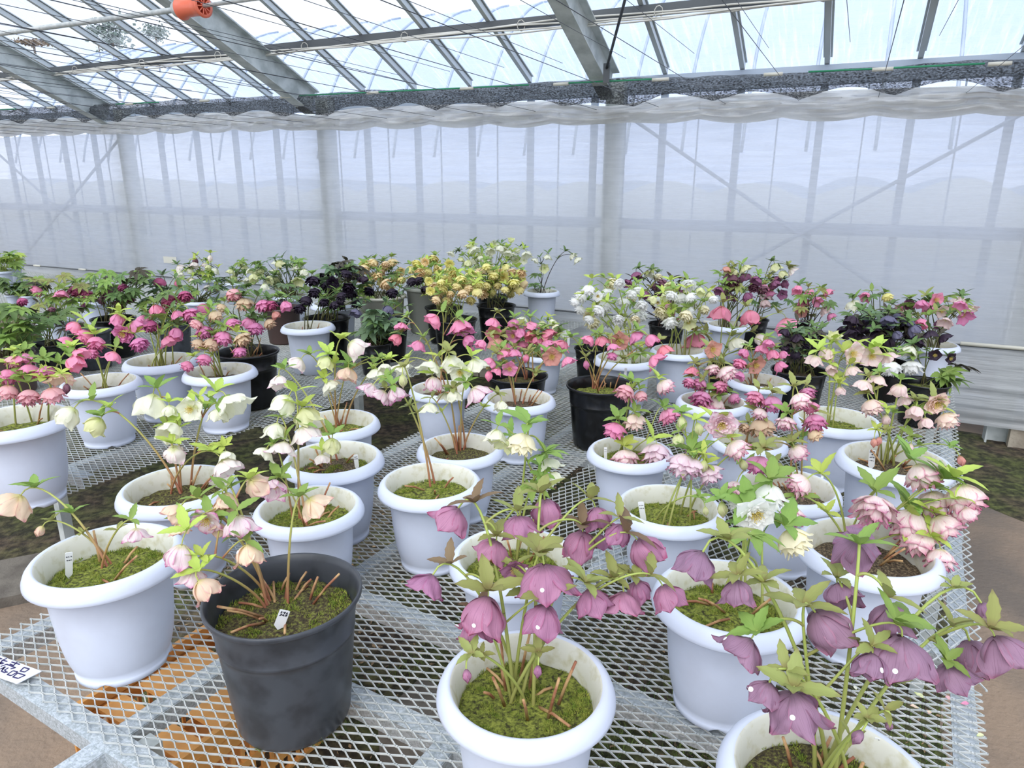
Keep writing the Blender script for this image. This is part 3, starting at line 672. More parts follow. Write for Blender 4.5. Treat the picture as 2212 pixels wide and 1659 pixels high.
def link(name, me, parent, mtx, material=None):
    ob = bpy.data.objects.new(name, me); C.objects.link(ob); ob.parent = parent; ob.matrix_basis = mtx
    if material is not None:
        ob.material_slots[0].link = 'OBJECT'; ob.material_slots[0].material = material
    return ob
# ------------------------------------------------------------------ flowers, buds, leaves (unit size, opening towards +Z)
def petal(m, th, L, Wd, a0, a1, z0=0., r0=.03, nu=8, nv=9, tip=1.35, cup=.35, ruf=.02, seed=0, vmin=0, vmax=1):
    a1f = a1-R(26)
    R_ = Vector((math.cos(th), math.sin(th), 0)); T = Vector((-math.sin(th), math.cos(th), 0))
    i0 = len(m.v); r, z = r0, z0; st = []
    for j in range(nv+1):
        v = j/nv; st.append((r, z, a0+(a1-a0)*v)); q_ = v+.5/nv; a = a0+(a1-a0)*min(1, q_*1.35)-(R(46)*max(0, q_-.72)/.28 if nu > 6 else R(30)*max(0, q_-.75)/.25); r += L/nv*math.cos(a); z += L/nv*math.sin(a)
    for j in range(nv+1):
        v = j/nv; r, z, a = st[j]
        wd = Wd*.5*(math.sin(math.pi*min(1, (v*.93+.05))**tip)**.62) if v < 1 else Wd*.5*.12
        if j == 0: wd = Wd*.16
        nd = R_*(-math.sin(a)) + ZV*math.cos(a)
        for i in range(nu+1):
            u = -1+2*i/nu; k = noise.noise(Vector((u*1.6+seed*3.7, v*2.4, seed*1.3)))*ruf*2
            back = v*L*.06*abs(u)**3
            m.v.append(R_*(r) + ZV*z + T*(u*wd) + nd*(cup*u*u*wd + k*(.3+v)) + (R_*math.cos(a)+ZV*math.sin(a))*(-back))
    for j in range(nv):
        for i in range(nu):
            a = i0+j*(nu+1)+i; vv = lambda q: vmin+(vmax-vmin)*q
            m.face((a, a+1, a+nu+2, a+nu+1), [(i/nu, vv(j/nv)), ((i+1)/nu, vv(j/nv)), ((i+1)/nu, vv((j+1)/nv)), (i/nu, vv((j+1)/nv))])
FM = {}
def flower_meshes():
    for v_ in range(3):
        rr = random.Random(100+v_); m = MB()
        for k in range(5):                                     # single: five broad overlapping sepals
            petal(m, k*2*math.pi/5+rr.uniform(-.12, .12), .80*rr.uniform(.92, 1.08), .62*rr.uniform(.88, 1.12), R(14+8*(k % 2)), R((74, 86, 66)[v_]+rr.uniform(-14, 14)), z0=.012*(k % 2), cup=.26, ruf=.05, seed=k+v_*7)
        FM['s', v_] = m
        m = MB()
        for k in range(5):
            petal(m, k*2*math.pi/5+rr.uniform(-.12, .12), .56*rr.uniform(.94, 1.06), .54, R(0), R(38+rr.uniform(-8, 10)), z0=.012*(k % 2), cup=.22, ruf=.04, seed=k+v_*7+40)
        FM['o', v_] = m                                        # open single
        m = MB()
        for n_, L, Wd, a0, a1, z0, r0 in ((6, .62, .48, 6, 62, 0, .03), (9, .68, .30, 22, 78, .04, .03), (9, .66, .26, 38, 90, .07, .025), (7, .56, .20, 56, 98, .10, .02)):
            ph = rr.uniform(0, 6)
            for k in range(n_):
                petal(m, ph+k*2*math.pi/n_+rr.uniform(-.1, .1), L*rr.uniform(.9, 1.08), Wd*rr.uniform(.9, 1.1), R(a0+rr.uniform(-5, 5)), R(a1+rr.uniform(-12, 12)), z0=z0, r0=r0, nu=5, nv=6, cup=.35, ruf=.03, seed=k+v_*11+n_)
        FM['d', v_] = m
        m = MB()
        for n_, L, Wd, a0, a1, z0, r0 in ((6, .52, .48, 4, 24, 0, .04), (8, .42, .30, 12, 44, .03, .06), (8, .30, .22, 24, 66, .05, .07), (7, .20, .15, 40, 80, .06, .08)):
            ph = rr.uniform(0, 6)
            for k in range(n_):
                petal(m, ph+k*2*math.pi/n_+rr.uniform(-.1, .1), L*rr.uniform(.9, 1.08), Wd*rr.uniform(.9, 1.1), R(a0), R(a1+rr.uniform(-10, 10)), z0=z0, r0=r0, nu=5, nv=6, cup=.3, ruf=.03, seed=k+v_*11+n_, vmin=.12)
        FM['q', v_] = m                                        # open double, facing out
        m = MB()                                               # bud: closed egg of five wrapped sepals
        for k in range(5):
            petal(m, k*2*math.pi/5, .74, .40, R(28), R(136), r0=.02, cup=.5, ruf=.006, seed=k+v_, nu=6, nv=8)
        FM['b', v_] = m
flower_meshes()
m = MB(); rr = random.Random(5)
for k in range(46):
    an = k*2.399; r = .025+.10*math.sqrt(k/46); h = .15+.10*rr.random(); d = Vector((math.cos(an), math.sin(an), 0))
    A = d*.02; B_ = d*r*1.3+ZV*h; m.tube([A, (A+B_)*.5+ZV*.02, B_], [.004, .004, .004], 4, False)
    m.box(B_, Vector((.010, 0, 0)), Vector((0, .007, 0)), ZV*.010)
STAM = m.mesh('stamens', [M['stam']])
def leaflet(m, dirv, upv, L, Wd, droop=.5, ser=.10, n=9, org=Vector((0, 0, 0)), fold=.25):
    dirv = dirv.normalized(); sd = dirv.cross(upv).normalized(); up = sd.cross(dirv)
    i0 = len(m.v)
    for j in range(n+1):
        v = j/n; wd = Wd*.5*math.sin(math.pi*min(.995, v*.97+.02)**.85)**.8
        wl = wd*(1+ser*(1 if j % 2 else -1)) if 1 < j < n else wd
        c = org + dirv*(L*(v-.12*droop*v*v)) + up*(-droop*L*v*v*.5)
        for i, u in enumerate((-1, -.5, 0, .5, 1)):
            m.v.append(c + sd*(u*(wl if abs(u) == 1 else wd)) + up*(fold*abs(u)*wd) )
    for j in range(n):
        for i in range(4):
            a = i0+j*5+i; m.face((a, a+1, a+6, a+5), [(i/4, j/n), ((i+1)/4, j/n), ((i+1)/4, (j+1)/n), (i/4, (j+1)/n)])
BM, LM = [], []
for v_ in range(4):                                            # bract: 3-5 leaflets in a ruff around the stem tip
    m = MB(); rr = random.Random(60+v_); n_ = (3, 4, 5, 5)[v_]; ph = rr.uniform(0, 6)
    for k in range(n_):
        an = ph+k*2*math.pi/n_+rr.uniform(-.4, .4); el = R(rr.uniform(15, 62))
        leaflet(m, Vector((math.cos(an)*math.cos(el), math.sin(an)*math.cos(el), math.sin(el))), ZV, rr.uniform(.75, 1.15), rr.uniform(.32, .46), rr.uniform(.2, .8))
    BM.append(m.mesh('bract', [LEAF['lime']]))
for v_ in range(3):                                            # basal leaf: palmate fan of seven leaflets on a stalk
    m = MB(); rr = random.Random(80+v_)
    for k in range(7):
        an = R(-115+k*38.3+rr.uniform(-6, 6)); L = (.62, .85, .98, 1.05, .98, .85, .62)[k]
        leaflet(m, Vector((math.cos(an), math.sin(an), .25)), ZV, L, .33*rr.uniform(.85, 1.1), rr.uniform(.5, .9), fold=.3)
    m.cm = 0; m.tube([Vector((0, 0, 0)), Vector((-.12, 0, -.10)), Vector((-.16, 0, -.5))], .018, 5, False)
    LM.append(m.mesh('leaf', [LEAF['dark']]))
FMESH = {}
def fmesh(shape, v_, kind):
    key = (shape, v_)
    if key not in FMESH: FMESH[key] = FM[key].mesh('flower', [KIND[kind][1]])
    return FMESH[key]
def orient(z, roll=0.):
    return ZV.rotation_difference(z).to_matrix().to_4x4() @ Matrix.Rotation(roll, 4, 'Z')
FD = {'d': (0, -.18, -1), 'c': (0, -.75, -.62), 'f': (0, -1, -.22), 'b': (.1, .5, -.75), 'l': (-.42, -.25, -.85), 'r': (.42, -.25, -.85), 'u': (0, -.3, 1), 'g': (0, -.45, -.9)}
HITS = []
def bez(p0, p1, p2, p3, n):
    return [p0*(1-t)**3 + p1*3*t*(1-t)**2 + p2*3*t*t*(1-t) + p3*t**3 for t in [i/n for i in range(n+1)]]
ALLPOTS = []
def plant(label, t, xl, xr, y, soil, base, flowers, leafc, stemc='red', leaves=0, lsize=.09, stubs=0, moss=False, rnd=None, Hk=1., bs=1., spread=.45, tall=None, near=False, name='potted_hellebore', mass=0):
    """one pot (measured by its rim in the photograph, standing on the deck) with its plant"""
    f, hr, mt, ring, sl, sr = PT[t]; d = .28; xm = (xl+xr)/2
    for _ in range(12):
        z = DECK + ring*hr*Hk*d; A, B_ = hz(xl, y, z), hz(xr, y, z); d = (A-B_).length
    c = hz(xm, y, z); ctr = Vector((c.x, c.y, DECK)); H = hr*Hk*d; seed = int(xm*7+y*3); rr = random.Random(seed)
    root = tag(empty(name, ctr), label, 'potted plant', 'hellebore pots')
    ALLPOTS.append((ctr, d*(.5 if t != 'W' else .5), d, H, label))
    q = Matrix.Rotation(rr.uniform(0, 6.28), 4, 'Z')
    if near: q = Matrix.Rotation(near, 4, 'Z')
    link('pot', pot_mesh(t), root, q @ Matrix.Diagonal((d, d, d*Hk, 1)))
    zs = sl*H; rs = sr*d
    so_ = link('soil', soil_mesh(soil), root, Matrix.Translation((0, 0, zs)) @ Matrix.Diagonal((rs, rs, rs, 1)))
    if moss: link('moss', MOSSMESH[seed % 2], root, Matrix.Translation((0, 0, zs)) @ Matrix.Rotation(rr.uniform(0, 6), 4, 'Z') @ Matrix.Diagonal((rs, rs, rs, 1)))
    Y0 = ctr.y
    bp = hz(base[0], base[1], DECK+zs) - ctr if base else Vector((0, 0, zs))
    if bp.xy.length > rs*.36: bp = Vector((bp.x*rs*.36/bp.xy.length, bp.y*rs*.36/bp.xy.length, zs))
    FL = []
    for it in flowers.split(';') if flowers else []:
        it = it.strip()
        if not it: continue
        a = it.split(','); x, yy, s = float(a[0]), float(a[1]), float(a[2]); kd = a[3]; fc = a[4] if len(a) > 4 else 'd'; dy = float(a[5]) if len(a) > 5 else rr.uniform(-.05, .05)
        FL.append((x, yy, s, kd, fc, Y0+dy))
    if rnd:
        for (x0, x1, y0, y1, n_, s, kinds) in rnd:
            pts = []
            for _ in range(n_):
                best = None
                for _k in range(14):
                    p = (rr.uniform(-1, 1), rr.uniform(-1, 1), rr.uniform(-1, 1))
                    if p[0]**2+p[1]**2 > 1.05: continue
                    dd = min([(p[0]-q_[0])**2+(p[1]-q_[1])**2+.25*(p[2]-q_[2])**2 for q_ in pts] or [9])
                    if best is None or dd > best[0]: best = (dd, p)
                if best is None: continue
                p = best[1]; pts.append(p)
                x = (x0+x1)/2+p[0]*(x1-x0)/2; yy = (y0+y1)/2+p[1]*(y1-y0)/2
                hw = (x1-x0)/2/FPX*Y0
                kd = rr.choice(kinds.split()); FL.append((x, yy, s*rr.uniform(.8, 1.15), kd, rr.choice('ddgcclrrlfb'), Y0+p[2]*min(.16, hw)))
    MAIN = []
    for (x, yy, s, kd, fc, Yf) in FL:
        P = at(x, yy, Yf) - ctr; D = s/FPX*((P+ctr-CAMP).dot(FWD))
        bud = fc[-1] == 'B'; f0 = fc[0]
        if f0 == 'B': f0 = 'd'
        dr = Vector(FD[f0]) + Vector((rr.gauss(0, .22), rr.gauss(-.06, .16), rr.gauss(0, .08)))
        out = Vector((P.x-bp.x, P.y-bp.y, 0)); dr += out*.45; dr.normalize()
        shp = KIND[kd][0]; vr = rr.randrange(3)
        if bud: shp, sc_ = 'b', D*1.9
        else:
            if f0 == 'f': shp = {'s': 'o', 'd': 'q'}[shp]
            sc_ = D/(1.0 if shp in 'oq' else .93 if shp == 's' else .90)
        org = P - dr*(sc_*(.29 if shp in 'sd' else .2))
        mt_ = KIND[kd][1]
        fo = link('flower' if not bud else 'bud', fmesh(shp, vr, kd), root, Matrix.Translation(org) @ orient(dr, rr.uniform(0, 6.28)) @ Matrix.Scale(sc_, 4), mt_)
        if near or s > 40: HITS.append((fo, root))
        if f0 in 'fc' and s > 24 and not bud and kd not in ('bk',):
            link('stamens', STAM, fo, Matrix.Identity(4))
        # stem from the soil, arching over and down into the back of the flower
        b0 = bp + Vector((rr.uniform(-1, 1)*rs*.12, rr.uniform(-1, 1)*rs*.12, -.01))
        if mass: b0 = bp + Vector((rr.uniform(-1, 1)*rs*.30, rr.uniform(-1, 1)*rs*.30, -.01))
        ln = (org-b0).length; hd = Vector((org.x-b0.x, org.y-b0.y, 0))
        p1 = b0 + Vector((0, 0, 1))*ln*.42 + hd*.12; p2 = org - dr*min(.10, .26*ln) + ZV*.012
        r1 = min(.0036, .0021+ln*.0045)
        host = None
        if ln > .14 and not bud or (bud and MAIN):
            for q_ in MAIN:
                dd = (q_[0]-org).length
                if dd < (.15 if not bud else .3) and q_[2] < (4 if mass else 3) and q_[1][7].z < org.z-.01 and (host is None or dd < host[3]): host = (q_[0], q_[1], q_, dd)
        if host:
            host[2][2] += 1; b0 = host[1][rr.choice((7, 8, 9))]; r1 *= .72; ln = (org-b0).length; hd = Vector((org.x-b0.x, org.y-b0.y, 0)); p1 = b0+ZV*ln*.3+hd*.3; p2 = org-dr*min(.06, .3*ln)+ZV*.008
        pts = bez(b0, p1, p2, org, 14)
        if not host and not bud: MAIN.append([org, pts, 1])
        mm = MB(); mm.tube(pts, [r1*(1-.55*i/14) for i in range(15)], 7 if near else 5, False)
        st = mm.build('stem', STEM[stemc], root)
        # bract ruff just behind the bend
        kk = 11 if ln > .12 else 12; bpos = pts[kk]; tg = (pts[kk+1]-pts[kk-1]).normalized(); ax_ = (ZV*1.0 + tg*.35).normalized()
        bsz = bs*max(.030, min(.066, D*.78 if not bud else D*1.2))
        link('bract', BM[rr.randrange(4)], root, Matrix.Translation(bpos) @ orient(ax_, rr.uniform(0, 6.28)) @ Matrix.Scale(bsz, 4), LEAF[leafc if not isinstance(leafc, (list, tuple)) else rr.choice(leafc)])
        if rr.random() < .6 and ln > .16:
            k2 = rr.randrange(6, 10); link('bract', BM[rr.randrange(4)], root, Matrix.Translation(pts[k2]) @ orient((ZV+tg*.3).normalized(), rr.uniform(0, 6.28)) @ Matrix.Scale(bsz*.8, 4), LEAF[leafc if not isinstance(leafc, (list, tuple)) else rr.choice(leafc)])
    if leaves:
        if FL and not tall:
            xs = [q_[0] for q_ in FL]; ys = [q_[1] for q_ in FL]; bx = (min(xs), max(xs), min(ys)-8, max(ys)+10)
        else: bx = tall
        for k in range(int(leaves*1.5) if leaves > 6 else leaves):
            x = rr.uniform(bx[0], bx[1]); yy = rr.uniform(bx[2], bx[3]); P = at(x, yy, Y0+rr.uniform(-.09, .12)) - ctr
            out = Vector((P.x-bp.x, P.y-bp.y, 0)); out = out.normalized() if out.length > .01 else Vector((1, 0, 0))
            out += Vector((rr.gauss(0, .4), rr.gauss(0, .4)-.2, 0)); an = math.atan2(out.y, out.x)
            mtx = Matrix.Translation(P) @ Matrix.Rotation(an, 4, 'Z') @ Matrix.Rotation(R(rr.uniform(-25, 35)), 4, 'Y') @ Matrix.Rotation(R(rr.uniform(-25, 25)), 4, 'X') @ Matrix.Scale(lsize*rr.uniform(.75, 1.2), 4)
            lf = link('leaf', LM[rr.randrange(3)], root, mtx, LEAF[leafc if not isinstance(leafc, (list, tuple)) else rr.choice(leafc)])
            q3 = mtx @ Vector((-.16, 0, -.5)); b0 = bp + Vector((rr.uniform(-1, 1)*rs*.25, rr.uniform(-1, 1)*rs*.25, -.01))
            mm = MB(); mm.tube(bez(b0, b0+ZV*(.4*(q3-b0).length), q3-(mtx @ Vector((-.12, 0, -.1))-q3)*.8, q3, 8), [.0034*(1-.4*i/8) for i in range(9)], 5, False)
            mm.build('leaf_stalk', STEM[stemc], root)
    for k in range(stubs):
        an = rr.uniform(0, 6.28); r_ = rr.uniform(.1, .28)*rs; b0 = bp*0 + Vector((r_*math.cos(an)+bp.x*.6, r_*math.sin(an)+bp.y*.6, zs)); tl = rr.uniform(.03, .095)
        a2 = an+rr.uniform(-.6, .6); mm = MB(); e_ = b0+Vector((math.cos(a2)*tl, math.sin(a2)*tl, rr.choice((.006, .012, .03, .07))))
        if Vector((e_.x, e_.y, 0)).length > rs*.46: e_ = Vector((e_.x*.6, e_.y*.6, e_.z+.02))
        mm.tube([b0, (b0+e_)/2+ZV*.004, e_], [.0030, .0027, .0024], 6); mm.build('cut_stem', M['stub'], root)
    return root, ctr, d, H
def stake(label, x, yb, yt, pot, lean=0., txt=0, wd=.016, xt=None):
    """white plastic plant label pushed into the soil of a pot"""
    root, ctr, d, H = pot; zs = H*.80
    b = hz(x, yb, DECK+zs+.012); b = Vector((b.x, b.y, b.z)); tt = at(xt if xt is not None else x, yt, b.y-.004+lean); up = (tt-b); h = up.length; up.normalize()
    fc = (CAMP-b); fc.z = 0; fc.normalize(); sd = up.cross(fc).normalized(); nrm = sd.cross(up).normalized()*1.0
    if nrm.dot(fc) < 0: nrm = -nrm
    if wd is None: wd = .016
    t = tag(empty('plant_label', b), label, 'plant label', 'white plant labels')
    m = MB(); i = len(m.v); th = nrm*.0007
    for s_ in (-1, 1):
        for (u, v) in ((-.5, 0), (-.5, .97), (-.35, 1), (.35, 1), (.5, .97), (.5, 0), (.0, -.25)): m.v.append(sd*(u*wd)+up*(v*h)+th*s_)
    m.face(tuple(range(7, 14))); m.face(tuple(range(6, -1, -1)))
    for k in range(7): m.face((k, (k+1) % 7, 7+(k+1) % 7, 7+k))
    ob = m.build('blade', M['tag'], t, False)
    m = MB(); rr = random.Random(int(x))
    def strokes(poly, cx, cy, sz):
        for a_, b_ in zip(poly[:-1], poly[1:]):
            A = sd*((cx+a_[0]*sz)*wd)+up*(h*cy+a_[1]*sz*wd)+nrm*.0012; B_ = sd*((cx+b_[0]*sz)*wd)+up*(h*cy+b_[1]*sz*wd)+nrm*.0012
            if (B_-A).length > 1e-6: m.bar(A, B_, wd*.055, .0003, nrm)
    dig = {'2': [(0, .9), (.3, 1), (.5, .8), (0, 0), (.5, 0)], '0': [(.25, 1), (0, .6), (.25, 0), (.5, .5), (.25, 1)]}
    if txt == 2020:
        for k, ch in enumerate('2020'): strokes(dig[ch], -.40+k*.21, .84, .30)
        strokes([(.0, .4), (.4, .9), (.8, .4), (.4, 0), (0, .4)], -.1, .68, .28); strokes([(.4, 0), (.4, .9)], -.1, .68, .28)
        rows = (.50, .30)
    else: rows = (.78, .62) if h > .03 else (.7,)
    for ry in rows:
        for k in range(3):
            cx = -.38+k*.27
            for _ in range(3): strokes([(rr.random(), rr.random()), (rr.random(), rr.random()), (rr.random(), rr.random()*.8)], cx, ry, .22)
    if len(m.f): m.build('handwriting', M['ink'], t, False)
    return t
# ------------------------------------------------------------------ the plants, nearest first
P1 = plant('white pot of mauve single hellebores standing nearest the front edge of the deck', 'W', 943, 1329, 1500, 'm', (1130, 1510),
  '977,1118,82,mv,l,.10;925,1262,72,mv,l,.02;1121,1136,74,mv,r,.10;1064,1186,70,mv,d,.08;1180,1102,80,mv,d,.14;1290,1118,72,mv,r,.14;1253,1173,86,mv,d,.12;1296,1170,50,mv,d,.16;1335,1152,66,mv,d,.10;1393,1187,92,mv,r,.08;1178,1252,112,mv,d,.0;1112,1236,60,mv,f,.04;1045,1326,118,mv,d,-.02;1029,1362,72,mv,d,-.01;1173,1334,92,mv,d,-.03;1279,1297,80,mv,d,.0;1346,1302,76,mv,d,.02;1378,1274,64,mv,r,.05;1443,1287,80,mv,r,.0;1008,1455,26,mv,dB,-.08;1162,1446,24,mv,dB,-.06',
  ['olive', 'olive', 'olive', 'bronze'], 'grn', stubs=12, moss=True, near=.6, bs=1.05)
P3 = plant('white pot of dusky mauve hellebores, cut by the lower edge of the view', 'W', 1555, 2020, 1712, 'x', (1790, 1690),
  '1507,1219,96,sl,l,.10;1592,1278,80,sl,d,.08;1847,1178,98,sl,b,.12;1817,1286,84,sl,c,.10;1783,1350,116,sl,r,.06;1606,1404,94,sl,l,.04;1655,1494,74,sl,l,.0;1717,1532,122,sl,d,-.02;1926,1334,94,sl,d,.04;1945,1413,130,sl,d,.0;1880,1438,84,sl,l,-.01;2100,1413,94,sl,d,.06;2163,1408,108,sl,r,.0;2054,1456,74,sl,d,.03;2127,1316,46,sl,r,.08;1856,1588,32,sl,dB,-.05;1921,1565,22,sl,dB,-.03',
  ['olive', 'olive', 'olive', 'green'], 'grn', stubs=12, moss=True, near=.2, bs=1.0)
P5 = plant('big black nursery pot of peach and pink-edged hellebores at the deck\'s front', 'G', 447, 779, 1283, 'x', (600, 1310),
  '379,1109,58,pe,l,.03;443,1130,68,pc,f,.0;389,1142,42,pe,d,.02;484,1091,54,pe,r,.04;517,1133,64,pc,d,.0;389,1199,74,pc,d,-.06;418,1246,52,pc,l,-.07;442,1271,68,pe,r,-.09;537,1197,68,pe,d,-.03;490,1078,46,pe,d,.06;472,1142,42,pe,c,.02;678,1089,58,pe,b,.10;550,1046,56,pe,b,.10',
  ['green', 'lime'], 'red', stubs=16, moss=True, near=.4, bs=1.05)
P4 = plant('mossy white pot with one peach bloom leaning out over bare soil', 'W', 76, 391, 1222, 'm', (225, 1225),
  '32,1088,70,pe,l,.06;88,1144,26,pe,lB,.03;295,1155,46,pc,d,-.02', ['olive', 'green'], 'red', stubs=5, moss=True, near=.9)
P2 = plant('white pot of white doubles with bright green leaves, behind the dusky mauve ones', 'W', 1410, 1734, 1310, 'm', (1600, 1300),
  '1635,1116,98,wd,f,-.02;1658,1070,78,wd,d,.05;1713,1168,78,cd,r,.0;1590,1090,34,wd,l,.04;1560,1095,30,gb,dB,.05', 'green', 'grn', stubs=10, moss=True, near=.5, bs=1.25, leaves=3, lsize=.07, tall=(1575, 1690, 1035, 1170))
P47 = plant('white pot of rose-edged cream double hellebores hanging past the bare edge of the deck', 'W', 1724, 2019, 1203, 's', (1850, 1185),
  '1891,1100,88,rp,c,.0;1963,1129,88,rp,d,.03;1980,1164,84,rp,d,.01;2035,1135,70,rp,r,.0;2032,1207,64,rp,d,-.04;2018,1085,72,rp,r,.04;2084,1073,84,rp,r,.0;2084,1106,52,rp,r,-.02;1992,1025,76,rp,d,.06;1729,1047,62,rp,l,.04;1709,1112,58,rp,l,.0', ['lime', 'green'], 'grn', stubs=12, near=.1, bs=1.15)
P62 = plant('white pot of cream doubles, its rim half covered by the mauve blooms', 'W', 970, 1252, 1222, 'm', (1112, 1190),
  '1127,957,68,cd,d,.0;1185,1003,46,wg,r,.03;1196,1032,40,wg,r,.02;1071,942,48,wg,l,.04;1090,960,44,wy,l,.05;1170,1046,26,wy,dB,.0', 'green', 'grn', stubs=6, moss=True, bs=1.2, leaves=2, lsize=.07, tall=(1090, 1180, 960, 1060))
P31 = plant('white pot with two tall bare stems of picotee blooms beside the mossy gap', 'W', 817, 1043, 1057, 'm', (945, 1040),
  '799,841,44,pc,l,.03;855,851,48,pc,r,.0;824,855,40,pc,l,.02;870,818,26,gb,rB,.0', ['olive', 'green'], 'red', stubs=4, moss=True)
P6 = plant('white pot of ivory hellebores right behind the big black nursery pot', 'W', 550, 786, 1112, 'm', (650, 1130),
  '615,872,62,wg,l,.05;660,900,62,wy,r,.05;659,938,58,wp,d,.02;595,931,56,wg,l,.02;612,969,52,wp,d,.0;570,979,40,wg,l,.0;591,1055,62,pc,c,-.05', ['lime', 'green'], 'red', stubs=6, moss=True)
P9 = plant('white pot of wide-spreading ivory hellebores beside the mossy gap', 'W', 264, 511, 1068, 'x', (395, 1055),
  '149,896,58,wg,l,.05;208,917,52,wy,l,.04;326,874,76,wg,d,.06;366,886,36,wg,d,.05;408,886,56,wg,f,.02;368,931,60,wg,c,.0;377,978,52,wp,b,-.02;501,874,68,wg,r,.06;470,896,46,wg,d,.04;488,1010,58,wp,r,-.03;490,986,40,wg,d,-.02;430,872,24,gb,B,.04', ['lime', 'green'], 'red', stubs=8)
P7 = plant('white pot of ivory hellebores holding a written label at its right edge', 'W', 612, 830, 1005, 's', (715, 1000),
  '603,825,46,wp,l,.05;716,962,50,wy,d,.0;697,992,36,wp,d,-.03', ['lime', 'green'], 'red', stubs=6, moss=True)
P8 = plant('white pot of tall ivory and blush hellebores behind the ivory one with the label', 'W', 640, 821, 925, 'm', (725, 905),
  '643,785,42,wp,l,.02;704,782,44,wy,l,.02;768,750,54,wp,b,.0;749,809,50,pe,l,.0;813,809,40,wg,d,.0;830,794,28,wg,r,.0;869,796,34,wg,r,.04;713,834,40,wg,r,.0', ['green', 'lime'], 'red', stubs=5)
P30 = plant('white pot of white hellebores with speckled hearts among the pink-edged blooms', 'W', 900, 1088, 980, 'x', (990, 965),
  '975,781,46,wg,b,.0;993,807,50,wg,f,-.02;1028,789,48,wg,r,.0;931,794,46,wg,l,.0;935,827,44,pc,d,.0;1031,850,52,pc,r,-.03;980,855,40,wg,d,.0;928,881,36,wg,l,.0;1083,877,36,wg,r,.0;866,798,36,wg,l,.04;962,858,30,wg,d', ['lime', 'olive', 'green'], 'red', stubs=8)
P11 = plant('large white pot of pink and coral doubles cut by the left picture border', 'W', -80, 148, 922, 'm', (28, 900),
  '17,812,44,pd,d,.0;65,802,46,pd,d,.02;100,802,38,pd,d,.0;54,774,38,pk,d,.04;134,816,46,pe,r,.0;161,783,46,pk,r,.02;17,846,44,cp,d,-.03;64,857,48,cp,d,-.04;114,852,48,cp,d,-.03;144,836,20,mk,dB,-.04;171,765,38,pk,r,.04;30,780,36,cp,d,.04', ['lime', 'green'], 'grn', stubs=4, mass=1)
P43 = plant('white pot of pale blush doubles rising on one dense clump of stems', 'W', 1328, 1563, 1110, 'm', (1460, 1120),
  '1475,1003,70,pp,d,-.02;1532,1023,54,pp,r,-.02;1560,920,72,pp,f,.0;1591,968,54,rp,r,.0;1500,968,42,pp,d,.04;1508,922,26,gb,B,.0;1473,909,28,gb,B,.02;1465,948,32,gb,d,.0;1520,1003,26,gb,B,-.04;1605,1001,24,gb,B,.0;1524,1101,18,gb,B,-.1;1500,1006,48,pp,d,-.03', ['lime', 'green'], 'grn', stubs=5, moss=True, mass=1)
P42 = plant('white pot of pink-washed double hellebores with a narrow label near its rim', 'W', 1267, 1455, 988, 'm', (1345, 990),
  '1351,846,46,cp,l,.0;1384,855,32,cp,r,.02;1327,928,48,pd,l,.0;1371,909,46,pb,d,.0;1351,991,62,rp,d,-.04;1418,978,62,pp,d,-.04;1443,897,44,rm,r,.02;1436,834,44,rp,r,.03', ['lime', 'green'], 'grn', stubs=3, moss=True)
P44 = plant('white pot of rose and brown-tinged doubles behind the white double blooms', 'W', 1589, 1810, 1068, 's', (1715, 1050),
  '1729,865,50,rp,r,.0;1745,848,34,rm,r,.03;1759,911,52,rm,r,.0;1759,938,36,bd,r,-.01;1723,976,46,rp,r,-.02;1696,913,42,rp,d,.0;1751,880,36,rm,r,.02;1640,1003,56,rm,d,-.05;1587,1058,56,rp,l,-.06', ['green', 'olive'], 'red', stubs=6)
P46 = plant('white pot of blush and cream hellebores with the label that reads 2020', 'W', 1813, 2044, 1009, 's', (1915, 990),
  '1882,878,46,pb,d,.0;1865,832,38,pw,d,.02;1896,820,34,pw,d,.03;1942,841,40,pw,d,.02;1977,890,42,pw,d,.0;2026,875,58,pb,f,.0;2046,907,48,pb,r,.0;1914,904,24,pw,dB,.0;2000,913,36,pw,d,-.01;1954,864,30,pw,d;1965,967,26,pw,dB;1888,953,18,ph,dB,-.03;1899,950,18,ph,dB,-.03;2075,992,22,ph,rB,.0', ['green', 'olive', 'lime'], 'grn', stubs=10)
P45 = plant('white pot of blush hellebores on tall upright green stems with lime leaves', 'W', 1715, 1895, 918, 'm', (1820, 905),
  '1847,766,52,pw,f,.0;1885,771,48,pw,f,.02;1758,777,34,pw,d,.0;1795,797,28,pw,c,.0;1786,765,38,pw,d,.04;1919,771,32,pw,d,.03;1815,843,26,pw,d;1801,728,28,wy,u,.05;1840,800,30,pw,d', 'lime', 'grn', mass=1, moss=True, bs=1.5)
P41 = plant('white pot of faded brown-pink double hellebores behind the blush ones', 'W', 1536, 1698, 963, 'm', (1620, 945),
  '1646,922,58,bd,d,.0;1668,871,48,rm,d,.0;1633,859,42,rm,l,.02;1642,893,36,rp,d,.0;1610,925,30,bd,l', ['green', 'olive'], 'red', stubs=5)
P40 = plant('white pot of crowded rose double hellebores behind the big blush bloom', 'W', 1461, 1615, 878, 'x', (1520, 865),
  '1516,861,50,rm,d,-.02;1526,885,42,rm,d,-.03;1548,873,38,rp,d,.0;1512,830,36,rm,l,.0;1556,834,36,rm,r,.0;1489,826,30,rm,l,.0;1495,802,32,co,l,.02;1540,797,32,rp,d,.02;1570,805,46,rp,r,.0;1541,756,40,ph,f,.02;1585,860,30,rm,r', ['olive', 'green'], 'red', stubs=4)
